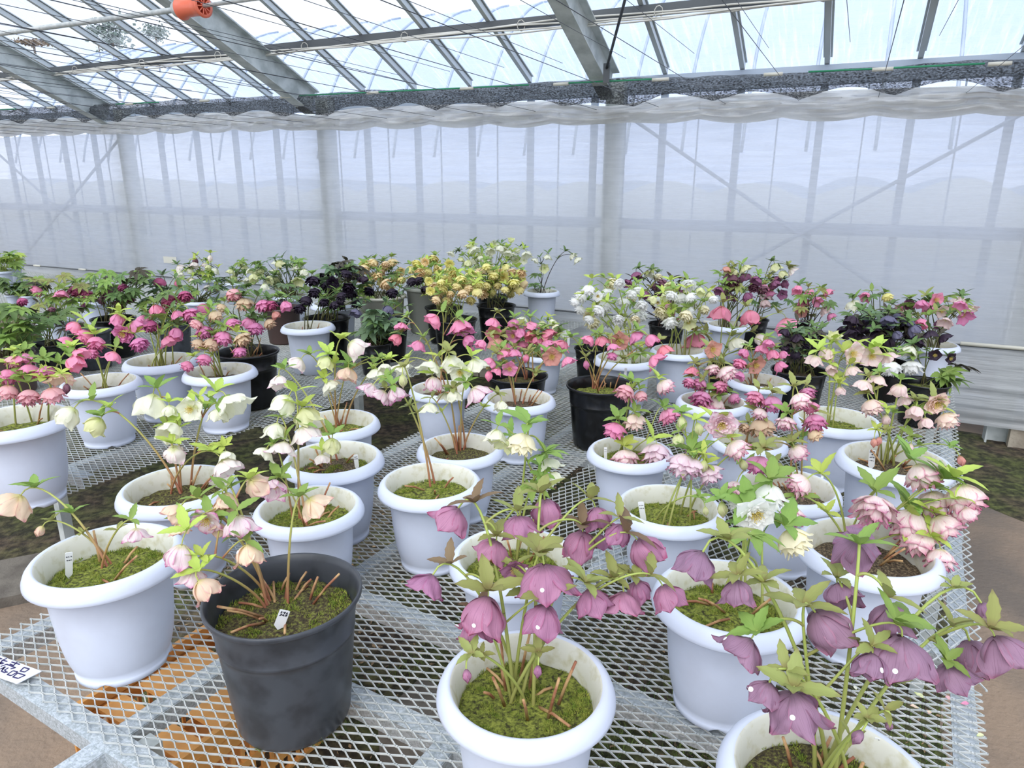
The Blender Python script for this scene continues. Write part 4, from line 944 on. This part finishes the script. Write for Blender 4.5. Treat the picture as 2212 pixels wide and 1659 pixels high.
P28 = plant('white pot of pink hellebores on bare straight stems, clear of the others', 'W', 1041, 1201, 873, 's', (1115, 860),
  '1058,783,34,pk,l,.0;1101,798,36,pk,f,-.02;1074,801,26,pk,d,.0;1056,808,22,pk,dB,.0;1087,765,32,pk,d,.03;1112,763,28,pk,d,.03;1192,772,44,ph,f,.02;1226,780,30,pk,r,.0;1137,771,18,pk,dB,.02;1040,743,30,pk,l,.03', ['green', 'olive'], 'red', stubs=8)
P29 = plant('white pot with long-stemmed pink blooms reaching up towards the black pots', 'W', 883, 1020, 850, 's', (955, 845),
  '937,691,40,pk,l,.0;993,705,46,pk,r,.0;1011,735,34,pk,r,.0;1005,712,34,pk,r,.02;867,705,28,pk,d,.03;857,732,34,co,l,.03;903,746,34,pk,l,.0;1019,752,14,pk,B', ['olive', 'green'], 'red', stubs=3)
P10 = plant('white pot of pink hellebores with open ruffled blooms, on the far bench beside the gap', 'W', 138, 301, 838, 's', (222, 825),
  '161,706,36,pk,l,.0;187,726,40,pd,l,.0;207,741,42,pd,d,-.02;264,723,46,pd,f,.0;301,743,40,pd,r,-.02;244,770,36,pk,d,-.04;147,739,34,pk,l,.02;254,689,36,pk,l,.03;294,703,36,pk,r,.02;197,763,30,pd,d,-.04', ['green', 'lime'], 'grn', stubs=3)
P13 = plant('stained white pot of magenta and pink doubles between two white pots', 'W', 272, 425, 790, 's', (345, 785),
  '325,703,36,md,d,.0;365,736,36,pk,r,-.02;381,719,36,pk,d,-.02;365,649,36,md,d,.04;400,639,32,md,r,.05;338,669,36,pk,d,.02;381,679,26,pk,d;410,679,36,pd,r,.0;310,690,30,pk,l', ['dark', 'green'], 'grn', stubs=5, leaves=6, lsize=.08)
P12 = plant('white pot of pink and tan double hellebores with a small label in its moss', 'W', 399, 554, 813, 's', (475, 800),
  '441,716,38,pd,d,.0;483,729,42,pd,d,-.02;458,743,38,bd,d,-.03;430,743,32,bd,l,-.02;522,733,38,bd,r,-.02;441,776,34,pd,d,-.06;405,790,30,pd,l,-.05;518,759,30,pd,r,-.03;502,699,34,pd,d,.02;465,682,34,bd,d,.03;425,700,28,cp,l', ['lime', 'green'], 'grn', stubs=5)
P15 = plant('glossy black pot of pink and tan doubles with a small label', 'K', 468, 601, 760, 's', (535, 755),
  '505,636,38,cp,d,.03;528,656,38,bd,d,.02;569,659,36,pd,d,.0;585,659,30,md,r,.0;617,660,32,pk,r,.0;539,696,36,pk,d,-.02;552,709,38,pd,d,-.03;582,699,30,bd,r,-.01;441,666,32,pk,l,.04;480,665,26,bd,l;595,680,24,ph,r', ['green', 'dark'], 'drk', stubs=6, leaves=5, lsize=.07)
P14 = plant('pale bluish-white pot of black double hellebores standing alone on the far bench edge', 'T', 608, 724, 713, 's', (665, 705),
  '662,649,30,bk,d,.0;680,632,30,bk,d,.02;648,666,28,bk,l,-.01;699,653,24,bk,r,.0;722,659,24,bk,r,.0;737,639,24,bk,r,.02;677,606,30,bk,d,.04;612,655,30,bs,l,.0', ['dark', 'green'], 'drk', stubs=3)
P16 = plant('tall black pot of slate-black hellebores directly behind the lone bluish-white pot', 'K', 655, 756, 687, 'm', (710, 680),
  '', ['dark', 'brown', 'blue'], 'drk', rnd=[(690, 800, 575, 660, 15, 26, 'bk bk bs')], leaves=12, lsize=.09, mass=1)
P19 = plant('low black pot of slate-blue hellebores with grey-green leaves and a label', 'K', 772, 848, 740, 's', (812, 738),
  '837,669,30,sb,d,.0;770,676,26,sb,l,.0;847,632,28,bk,d,.04;845,690,22,sb,r', ['blue', 'dark'], 'drk', leaves=12, lsize=.10, tall=(785, 850, 672, 735))
P18 = plant('black pot of black doubles leaning over the cream bucket, behind the slate-blue one', 'K', 790, 884, 692, 's', (850, 690),
  '889,608,26,bk,d,.05;904,606,24,bk,r,.05;918,625,22,bk,r,.04', ['dark', 'blue'], 'grn', leaves=5, lsize=.08, tall=(800, 925, 610, 670))
P32 = plant('large glossy black nursery pot of pink hellebores standing by the deck mid-line', 'K', 1223, 1372, 832, 'm', (1290, 825),
  '1272,734,30,pk,l,.0;1300,736,32,co,d,.0;1338,739,46,ph,f,.0;1323,749,24,pk,d;1374,728,36,pk,r,.02;1406,734,38,pk,r,.0;1323,769,24,pd,d,-.03;1415,779,40,pk,r,-.03;1266,785,18,pk,B;1435,756,34,co,r,.0;1213,745,34,co,l,.02', ['olive', 'green'], 'red', stubs=8)
P33 = plant('white pot of snowy double hellebores nearest the large glossy black pot', 'W', 1282, 1418, 784, 'm', (1355, 772),
  '', ['lime', 'green'], 'grn', rnd=[(1240, 1400, 612, 705, 25, 30, 'wd wd wd cd')], leaves=3, lsize=.08, mass=1, tall=(1340, 1400, 740, 770))
P34 = plant('tall white pot of white and cream doubles beside the snowy ones', 'T', 1404, 1526, 766, 's', (1470, 755),
  '', ['lime', 'green'], 'grn', rnd=[(1405, 1545, 615, 700, 22, 30, 'wd wd cd wy')], mass=1)
P61 = plant('black pot of large coral-pink single blooms held high above the rose doubles', 'K', 1528, 1594, 790, 's', (1545, 790),
  '1557,676,48,co,d,.0;1620,685,48,co,d,.02;1700,702,50,pk,r,.03;1509,736,38,co,l,.0;1446,670,38,pk,l,.05;1484,694,44,ph,l,.04;1503,734,46,co,d,.0;1590,742,40,wg,r,.04;1640,730,30,wp,r', ['olive', 'green'], 'grn', leaves=4, lsize=.07)
P39 = plant('white pot of deep pink single hellebores with a curved label at its rim', 'W', 1573, 1704, 832, 's', (1640, 822),
  '1635,791,44,ph,f,.0;1669,765,32,pk,r,.0;1684,791,32,pk,r,.0;1608,762,28,pk,l;1646,754,32,pk,d,.02;1690,766,26,pk,r;1598,785,30,pd,l,.0;1600,812,26,pk,l;1660,740,26,pk,d', ['olive', 'green'], 'red', stubs=3)
P38 = plant('wide black pot of near-black hellebores beside the tall lime-leaved blush ones', 'K', 1668, 1785, 800, 's', (1728, 790),
  '', ['brown', 'dark', 'blue'], 'drk', rnd=[(1690, 1775, 700, 775, 12, 26, 'bs bs bk')], leaves=10, lsize=.07, mass=1)
P51 = plant('black pot of a broad mound of near-black single hellebores by the film wall', 'K', 1868, 1958, 782, 's', (1910, 785),
  '', ['brown', 'blue', 'dark'], 'blk', rnd=[(1815, 1990, 680, 745, 34, 30, 'bs bs bs sb')], leaves=16, lsize=.07, mass=1)
P49 = plant('black pot with a few black blooms and one broad green leaf at the bench corner', 'K', 1945, 2047, 826, 'm', (2005, 818),
  '2020,768,28,bs,f,.0;2055,775,26,bs,f,.0;2040,730,28,bs,r,.03;2010,722,28,bs,d,.04;1968,793,42,wd,d,-.03;1965,757,34,wg,l,.0;1925,795,44,wd,d,-.04;1985,740,24,bs,l', ['dark', 'brown', 'green'], 'drk', leaves=6, lsize=.10, tall=(2030, 2075, 785, 825))
P50 = plant('white pot of mauve-pink hellebores in the corner by the film wall', 'T', 1955, 2066, 752, 's', (2010, 745),
  '', ['green', 'dark', 'olive'], 'drk', rnd=[(1925, 2095, 640, 702, 17, 30, 'pk pw ms pk')], leaves=8, lsize=.07, mass=1)
P36 = plant('white pot of maroon-purple hellebores topped with green-yellow blooms against the film wall', 'T', 1524, 1620, 709, 's', (1575, 700),
  '1575,588,24,wy,d;1610,580,24,wy,d;1583,590,26,wy,r;1570,582,20,ph,l', ['dark', 'olive', 'green'], 'drk', rnd=[(1545, 1650, 598, 645, 12, 28, 'ms ms mk')], leaves=8, lsize=.07, mass=1)
P37 = plant('black pot of dusky pink and yellow-green hellebores between maroon and pale pink ones', 'K', 1592, 1660, 690, 's', (1630, 682),
  '1675,577,26,wy,d,.0;1712,585,22,wp,r,.0;1655,638,28,pw,d;1652,655,26,pw,d;1690,592,24,wy,r', ['olive', 'dark'], 'drk', rnd=[(1650, 1700, 600, 650, 7, 24, 'ms pk')], leaves=4, lsize=.06)
P63 = plant('black pot of shell-pink cupped hellebores with dark centres against the film wall', 'K', 1700, 1780, 722, 's', (1740, 715),
  '1735,651,26,pk,c;1763,650,26,pk,c;1731,675,28,ph,f;1723,625,26,pk,l;1787,632,24,pk,r;1783,668,26,pw,r;1795,683,22,pk,r;1748,630,22,pk,d', ['olive', 'dark', 'green'], 'blk', leaves=10, lsize=.06, mass=1)
P64 = plant('black pot with one mauve and one yellow bloom standing above the near-black mound', 'K', 1850, 1915, 742, 's', (1880, 735),
  '1871,640,26,pk,l;1916,642,26,yd,r;1840,660,30,wg,d;1846,655,24,wg,r', ['green', 'dark'], 'drk', leaves=4, lsize=.06)
P65 = plant('black pot of wine-red hellebores with thin dark stems behind the snowy doubles', 'K', 1400, 1480, 700, 's', (1440, 695),
  '1375,595,26,ms,d;1357,612,24,ms,l;1405,592,22,wg,d;1422,598,22,cd,d', ['dark', 'brown', 'olive'], 'blk', rnd=[(1385, 1490, 612, 660, 11, 24, 'ms ms mk')], leaves=8, lsize=.07, mass=1)
P25 = plant('pale pot with sparse ivory blooms on dark stems standing apart by the film wall', 'T', 1131, 1210, 637, 's', (1170, 632),
  '1157,563,16,wg,l;1183,555,18,wg,d;1176,580,22,wy,f;1237,553,20,wg,r;1247,562,18,wg,r', 'dark', 'blk', leaves=5, lsize=.07, tall=(1150, 1195, 590, 622), Hk=1.2)
P24 = plant('black pot of the right-hand clump of yellow double hellebores with a label', 'K', 1029, 1115, 660, 's', (1070, 655),
  '', ['green', 'lime'], 'drk', rnd=[(1015, 1132, 572, 640, 34, 24, 'yd yd ad')], leaves=6, lsize=.06, mass=1)
P22 = plant('black pot of the lower, front clump of yellow double hellebores with a label', 'K', 934, 1031, 690, 's', (985, 685),
  '', ['lime', 'green'], 'grn', rnd=[(920, 1040, 590, 655, 30, 26, 'yd yd yd ad')], leaves=5, lsize=.06, mass=1)
P23 = plant('black pot of apricot double hellebores rising behind the front yellow clump', 'K', 917, 1000, 664, 's', (955, 658),
  '', ['lime', 'green'], 'grn', rnd=[(885, 990, 560, 620, 20, 24, 'ad yd')], leaves=3, lsize=.06, mass=1)
P66 = plant('black pot of the tallest white single hellebores, rising above the yellow doubles', 'K', 1030, 1100, 640, 's', (1060, 635),
  '1104,520,16,wy,u;1140,548,16,wg,r;975,548,16,wg,l', ['green', 'dark', 'lime'], 'grn', rnd=[(985, 1140, 528, 580, 24, 20, 'wg wg wg wy')], leaves=6, lsize=.06, mass=1)
P20 = plant('cream bucket of apricot double hellebores among black ones', 'C', 767, 878, 640, 's', (815, 632),
  '', ['green', 'dark'], 'drk', rnd=[(762, 880, 562, 622, 20, 24, 'ad ad yd')], leaves=9, lsize=.06, mass=1)
P21 = plant('tall grey-beige bucket standing empty-looking between the cream bucket and the black pots', 'Y', 873, 975, 622, 's', None,
  '890,600,18,ad,d', ['green', 'dark'], 'drk', leaves=3, lsize=.06, tall=(880, 930, 590, 612))
P17 = plant('bluish-white pot mostly hidden behind the tall black pot of slate-black blooms', 'T', 672, 778, 664, 's', (725, 658),
  '', ['dark', 'green'], 'drk', leaves=9, lsize=.08, tall=(690, 800, 590, 650), rnd=[(700, 790, 585, 620, 4, 22, 'bk bs')])
P67 = plant('bluish-white pot of cream-white single hellebores with dark leaves by the film wall', 'T', 590, 668, 645, 's', (628, 640),
  '559,595,20,wy,f', ['dark', 'green', 'blue'], 'drk', rnd=[(528, 662, 566, 622, 18, 22, 'wg wg wy wp')], leaves=18, lsize=.07, mass=1)
P60 = plant('tall brown plastic pot standing behind the lone bluish-white pot', 'B', 568, 650, 665, 's', (610, 660),
  '', ['dark', 'blue'], 'drk', leaves=7, lsize=.07, tall=(560, 640, 610, 655))
P68 = plant('pale pot of small green-white hellebores with two maroon buds on top', 'T', 424, 478, 608, 's', (450, 604),
  '422,562,16,mk,B;454,556,14,wp,B;443,572,16,wp,d', ['green', 'dark', 'lime'], 'drk', rnd=[(375, 478, 572, 606, 13, 17, 'wg wy wp')], leaves=10, lsize=.07, mass=1)
P69 = plant('pale pot of mixed small hellebores between the green-white and cream-white clumps', 'T', 480, 532, 614, 's', (505, 610),
  '', ['green', 'dark'], 'drk', rnd=[(490, 545, 570, 610, 7, 17, 'wy wp wg')], leaves=8, lsize=.07, mass=1)
P57 = plant('brownish-black pot of dusky maroon doubles under dark leaves', 'K', 199, 290, 688, 's', (245, 682),
  '232,634,32,mk,d;258,657,28,mk,d;264,620,22,md,r;283,645,20,mk,r;220,650,20,mk,l', ['dark', 'brown', 'green'], 'drk', leaves=22, lsize=.08, tall=(190, 320, 585, 655))
P55 = plant('white pot of magenta doubles with bronze leaves behind the broad grey-green leaf', 'T', 77, 168, 690, 's', (130, 685),
  '166,628,34,md,d;188,636,26,md,r;134,636,30,pk,d;81,628,26,pd,l;180,658,14,pd,B;76,662,12,pd,B', ['brown', 'olive', 'green'], 'grn', leaves=16, lsize=.08, tall=(70, 190, 595, 670))
P56 = plant('second white pot behind the brownish-black one, mostly under leaves', 'T', 168, 240, 655, 's', (205, 650),
  '245,700,20,pk,l', ['green', 'dark'], 'drk', leaves=14, lsize=.08, tall=(150, 250, 590, 645))
P70 = plant('dark grey pot of magenta doubles behind the stained white pot', 'G', 340, 412, 700, 's', (375, 695),
  '345,610,30,md,d;368,645,28,md,d;382,612,16,md,B', ['dark', 'blue', 'green'], 'drk', leaves=20, lsize=.08, tall=(300, 430, 600, 680))
P71 = plant('white pot with dark leaves and a few blush buds behind the tan doubles', 'T', 400, 465, 655, 's', (432, 650),
  '449,622,20,wp,l;470,620,14,gb,B', ['dark', 'green', 'blue'], 'drk', leaves=16, lsize=.07, tall=(385, 500, 600, 650))
P58 = plant('charcoal grey pot under the broad grey-green leaf beside the pink ruffled blooms', 'G', 150, 237, 716, 's', None,
  '', ['blue'], 'drk', leaves=4, lsize=.14, tall=(90, 130, 735, 750))
P59 = plant('brown pot of a cream double and dark green leaves behind the large coral-pink pot', 'B', -20, 70, 765, 's', (25, 760),
  '37,685,40,cd,d,.0;48,651,24,md,d', ['dark', 'green'], 'drk', leaves=24, lsize=.09, tall=(-10, 75, 665, 745))
P72 = plant('black pot with soil showing between the brown pot and the charcoal grey one', 'K', 68, 148, 742, 's', None,
  '112,668,16,mk,d', ['dark', 'brown'], 'drk', leaves=8, lsize=.08, tall=(70, 150, 660, 715))
P52 = plant('white pot of leafy green seedlings at the far end by the film wall', 'T', -14, 28, 589, 's', None,
  '', ['green', 'lime'], 'grn', leaves=14, lsize=.10, tall=(-15, 40, 545, 580))
P53 = plant('white pot of lime leaves standing just behind the leafy green seedlings', 'T', 8, 48, 579, 's', None,
  '', ['lime', 'green'], 'grn', leaves=10, lsize=.08, tall=(10, 45, 545, 570))
P54 = plant('small pale pot of dark foliage at the far bench corner', 'T', 12, 42, 639, 's', None,
  '', ['blue', 'dark'], 'drk', leaves=16, lsize=.09, tall=(-5, 55, 595, 632))
P73 = plant('small pale pot next to the dark foliage one, half hidden by magenta blooms', 'T', 46, 77, 641, 's', None,
  '', ['dark', 'green'], 'drk', leaves=10, lsize=.08, tall=(40, 95, 600, 635))
P26 = plant('white pot of small white blooms among green leaves behind the bare-stemmed pink ones', 'W', 1122, 1222, 772, 's', (1172, 765),
  '1193,696,22,wg,r;1200,708,22,cd,r;1218,722,24,wd,r;1130,690,20,wg,l;1170,700,20,gb,d', ['green', 'dark', 'lime'], 'grn', leaves=10, lsize=.07, tall=(1120, 1215, 690, 760))
P27 = plant('low black pot of dense pink hellebores behind the bare-stemmed pink ones', 'K', 1052, 1184, 811, 'x', (1125, 800),
  '1065,696,30,pk,d,.0;1110,698,30,pk,d,.02;1065,722,36,co,f,.0;1123,718,30,pk,d;1107,727,34,pk,f,-.01;1147,704,32,pk,d,.02;1147,724,34,co,c;1181,725,40,co,r,.0;1076,743,44,ph,d,-.02;1181,745,34,pk,r;1213,745,30,co,r;1130,745,30,pk,d;1095,750,28,pk,l;1160,735,26,co,d', ['green', 'olive'], 'red', stubs=3, mass=1, leaves=3, lsize=.06)
P35 = plant('black pot half hidden between the snowy double pot and the bare-stemmed pink ones', 'K', 1240, 1318, 752, 's', None,
  '', ['lime', 'green'], 'grn', leaves=4, lsize=.06, tall=(1250, 1300, 725, 745))
# plant labels
stake('white label with two scribbled lines in the moss of the black picotee pot', 603, 1352, 1318, P5, lean=.012, xt=616, wd=.020)
stake('white label by the peach stem in the mossy white pot', 149, 1240, 1193, P4, wd=.014)
stake('white label at the right edge of the ivory hellebore pot', 771, 1008, 982, P7, wd=.013, xt=768)
stake('white label in front of the dense blush clump', 1390, 1122, 1084, P43, wd=.015, xt=1384)
stake('narrow white label near the rim of the pink-washed doubles', 1308, 992, 966, P42, wd=.010)
stake('white label reading 2020 in the pot of blush and cream hellebores', 1882, 1006, 972, P46, wd=.018, txt=2020, xt=1885)
stake('thin edge-on label standing in the pot of rose and brown doubles', 1776, 1056, 1020, P44, wd=.007)
stake('small label in the moss of the pink and tan white pot', 486, 808, 792, P12, wd=.016)
stake('small label at the edge of the glossy black pot on the far bench', 583, 760, 748, P15, wd=.014, xt=586)
stake('label in the snowy double hellebore pot', 1360, 787, 772, P33, wd=.018)
stake('label standing at the rear edge of the large glossy black pot', 1350, 818, 795, P32, wd=.012, xt=1352)
stake('label in the black pot of the right-hand yellow clump', 1092, 663, 652, P24, wd=.016)
stake('label in the black pot of the front yellow clump', 1013, 690, 677, P22, wd=.014)
stake('label in the pale pot standing apart by the film wall', 1188, 636, 624, P25, wd=.014)
stake('label in the low pot of slate-blue hellebores', 835, 700, 688, P19, wd=.016)
stake('curved-looking label in the white pot of deep pink hellebores', 1632, 822, 806, P39, wd=.016)
stake('tall label among small white blooms behind the pink ones', 1228, 742, 712, P26, wd=.014)
stake('label at the rim of the dusky mauve pot', 1912, 1640, 1600, P3, wd=.03, xt=1914)
# round white paper dots stuck on the front blooms
bpy.context.view_layer.update()
BV = []
for fo, root in HITS:
    mwx = root.matrix_world @ fo.matrix_basis if root.matrix_world else fo.matrix_world
    mwx = Matrix.Translation(root.location) @ fo.matrix_basis
    me = fo.data; vs = [mwx @ v.co for v in me.vertices]; BV.append((fo, mwx, BVHTree.FromPolygons(vs, [tuple(p.vertices) for p in me.polygons])))
for x, y in ((988,1350),(1024,1351),(1162,1355),(1171,1275),(1138,1230),(1493,1283),(1567,1380),(1622,1489),(1712,1550),(1834,1351),(1904,1448),(1934,1450),(514,1193),(459,1129)):
    d = ray(x, y).normalized(); best = None
    for fo, mwx, bv in BV:
        h = bv.ray_cast(CAMP, d)
        if h[0] is not None and (best is None or h[3] < best[0]): best = (h[3], h[0], h[1], fo, mwx)
    if best is None: continue
    _, hp, hn, fo, mwx = best
    if hn.dot(d) > 0: hn = -hn
    m = MB(); q = ZV.rotation_difference(hn); inv = mwx.inverted(); rr_ = .0034
    pts = [inv @ (hp+hn*.0008+q@Vector((rr_*math.cos(k*math.pi/8), rr_*math.sin(k*math.pi/8), 0))) for k in range(16)]
    ctr_ = inv @ (hp+hn*.0016); m.v = pts+[ctr_]
    for k in range(16): m.face((k, (k+1) % 16, 16))
    ob = m.build('paper_dot', M['sticker'], fo)
# handwritten sale card on the deck corner
zc = DECK+.004
c0 = [hz(*p, zc) for p in ((-70, 1420), (-2, 1405), (90, 1452), (37, 1477), (-60, 1442+20))]
cards = [hz(-120, 1372, zc), hz(90, 1451, zc), hz(37, 1478, zc), hz(-190, 1400, zc)]
ctr_ = sum(cards, Vector())/4
m = MB(); i = 8; m.v = [p-ctr_ for p in cards]+[p-ctr_+ZV*.0015 for p in cards]
m.face((0, 1, 2, 3)); m.face((7, 6, 5, 4)); [m.face((k, 4+k, 4+(k+1) % 4, (k+1) % 4)) for k in range(4)]
t = tag(empty('sale_card', ctr_), 'white card with violet handwritten characters lying on the deck corner', 'card')
m.build('card', M['paper'], t, False)
Z5 = lambda x, y: (x*.0904, 1380+y*.0904)
ST = [[(165,465),(60,505),(-10,600)], [(60,505),(170,540)], [(20,560),(90,585)], [(-30,520),(-10,470)], [(-60,440),(40,480)], [(-120,520),(20,600)], [(-90,480),(-160,620)], [(-50,560),(60,600)],
      [(415,550),(310,640)], [(275,550),(470,610)], [(235,600),(330,640)], [(155,605),(15,660)], [(155,605),(370,690)], [(370,690),(250,715)], [(110,660),(55,745)], [(140,670),(0,720)], [(200,690),(110,740),(150,800),(185,790)], [(100,690),(30,770),(120,810)],
      [(570,680),(480,770),(590,790),(700,720),(570,680)], [(310,760),(170,850),(260,880),(420,790),(310,760)], [(420,815),(305,910),(430,945),(600,870),(420,815)]]
m = MB(); zi = zc+.0022
for s_ in ST:
    for a_, b_ in zip(s_[:-1], s_[1:]):
        A = hz(*Z5(*a_), zi)-ctr_; B_ = hz(*Z5(*b_), zi)-ctr_; m.bar(A, B_, .0026, .0006)
m.build('handwriting', M['inkp'], t, False)
# moss tufts growing from the slits of the big black pot, fallen petals on the deck
for x, y, s_, lb in ((682, 1590, .020, 'tuft of moss and rusty shoots at the foot of the big black pot'), (566, 1605, .014, 'small green moss cushion at the foot of the big black pot')):
    c = hz(x, y+8, DECK); m = MB(); rr = random.Random(x)
    for k in range(420):
        q = Vector((rr.gauss(0, 1), rr.gauss(0, 1), abs(rr.gauss(0, 1)))).normalized(); p0 = q*s_*rr.uniform(.3, .8); b = q.cross(Vector((rr.random(), rr.random(), 1))).normalized()*.0009
        m.v += [p0-b, p0+b, p0+q*s_*.45+ZV*.002]; i = len(m.v); m.face((i-3, i-2, i-1))
    t = tag(m.build('moss_tuft', M['mossb']), lb, 'moss', None, 'stuff'); t.location = c
for k, (x, y, kd, s_) in enumerate(((2075, 1520, 'pk', .018), (2050, 1512, 'cp', .014), (1985, 1530, 'pe', .016), (2010, 1535, 'pe', .014), (1975, 1495, 'wy', .02), (2110, 1590, 'wy', .016), (1850, 1490, 'wg', .012), (905, 862, 'co', .012), (925, 765, 'md', .01))):
    c = hz(x, y, DECK+.003); m = MB(); petal(m, 0, 1, .6, R(10), R(40), ruf=.05, seed=k)
    t = tag(m.build('fallen_petal', KIND[kd][1]), 'small fallen petal lying loose on the wire mesh deck', 'petal', 'fallen petals on the deck'); t.location = c; t.scale = (s_, s_, s_); t.rotation_euler = (0, R(20), k*1.3)
for i in range(len(ALLPOTS)):
    for j in range(i):
        a, b = ALLPOTS[i], ALLPOTS[j]; dd = (a[0]-b[0]).length
        if dd < (a[2]+b[2])*.5*.93: print('POTS', a[4][:40], '|', b[4][:40], round(dd, 3), round((a[2]+b[2])/2, 3))
for a in ALLPOTS: print('POT %.2f %.2f d=%.3f n=%.2f s=%.2f e=%.2f' % (a[0].x, a[0].y, a[2], a[0].dot(NV)+a[2]/2, a[0].dot(ED), a[0].dot(EE)), a[4][:50])
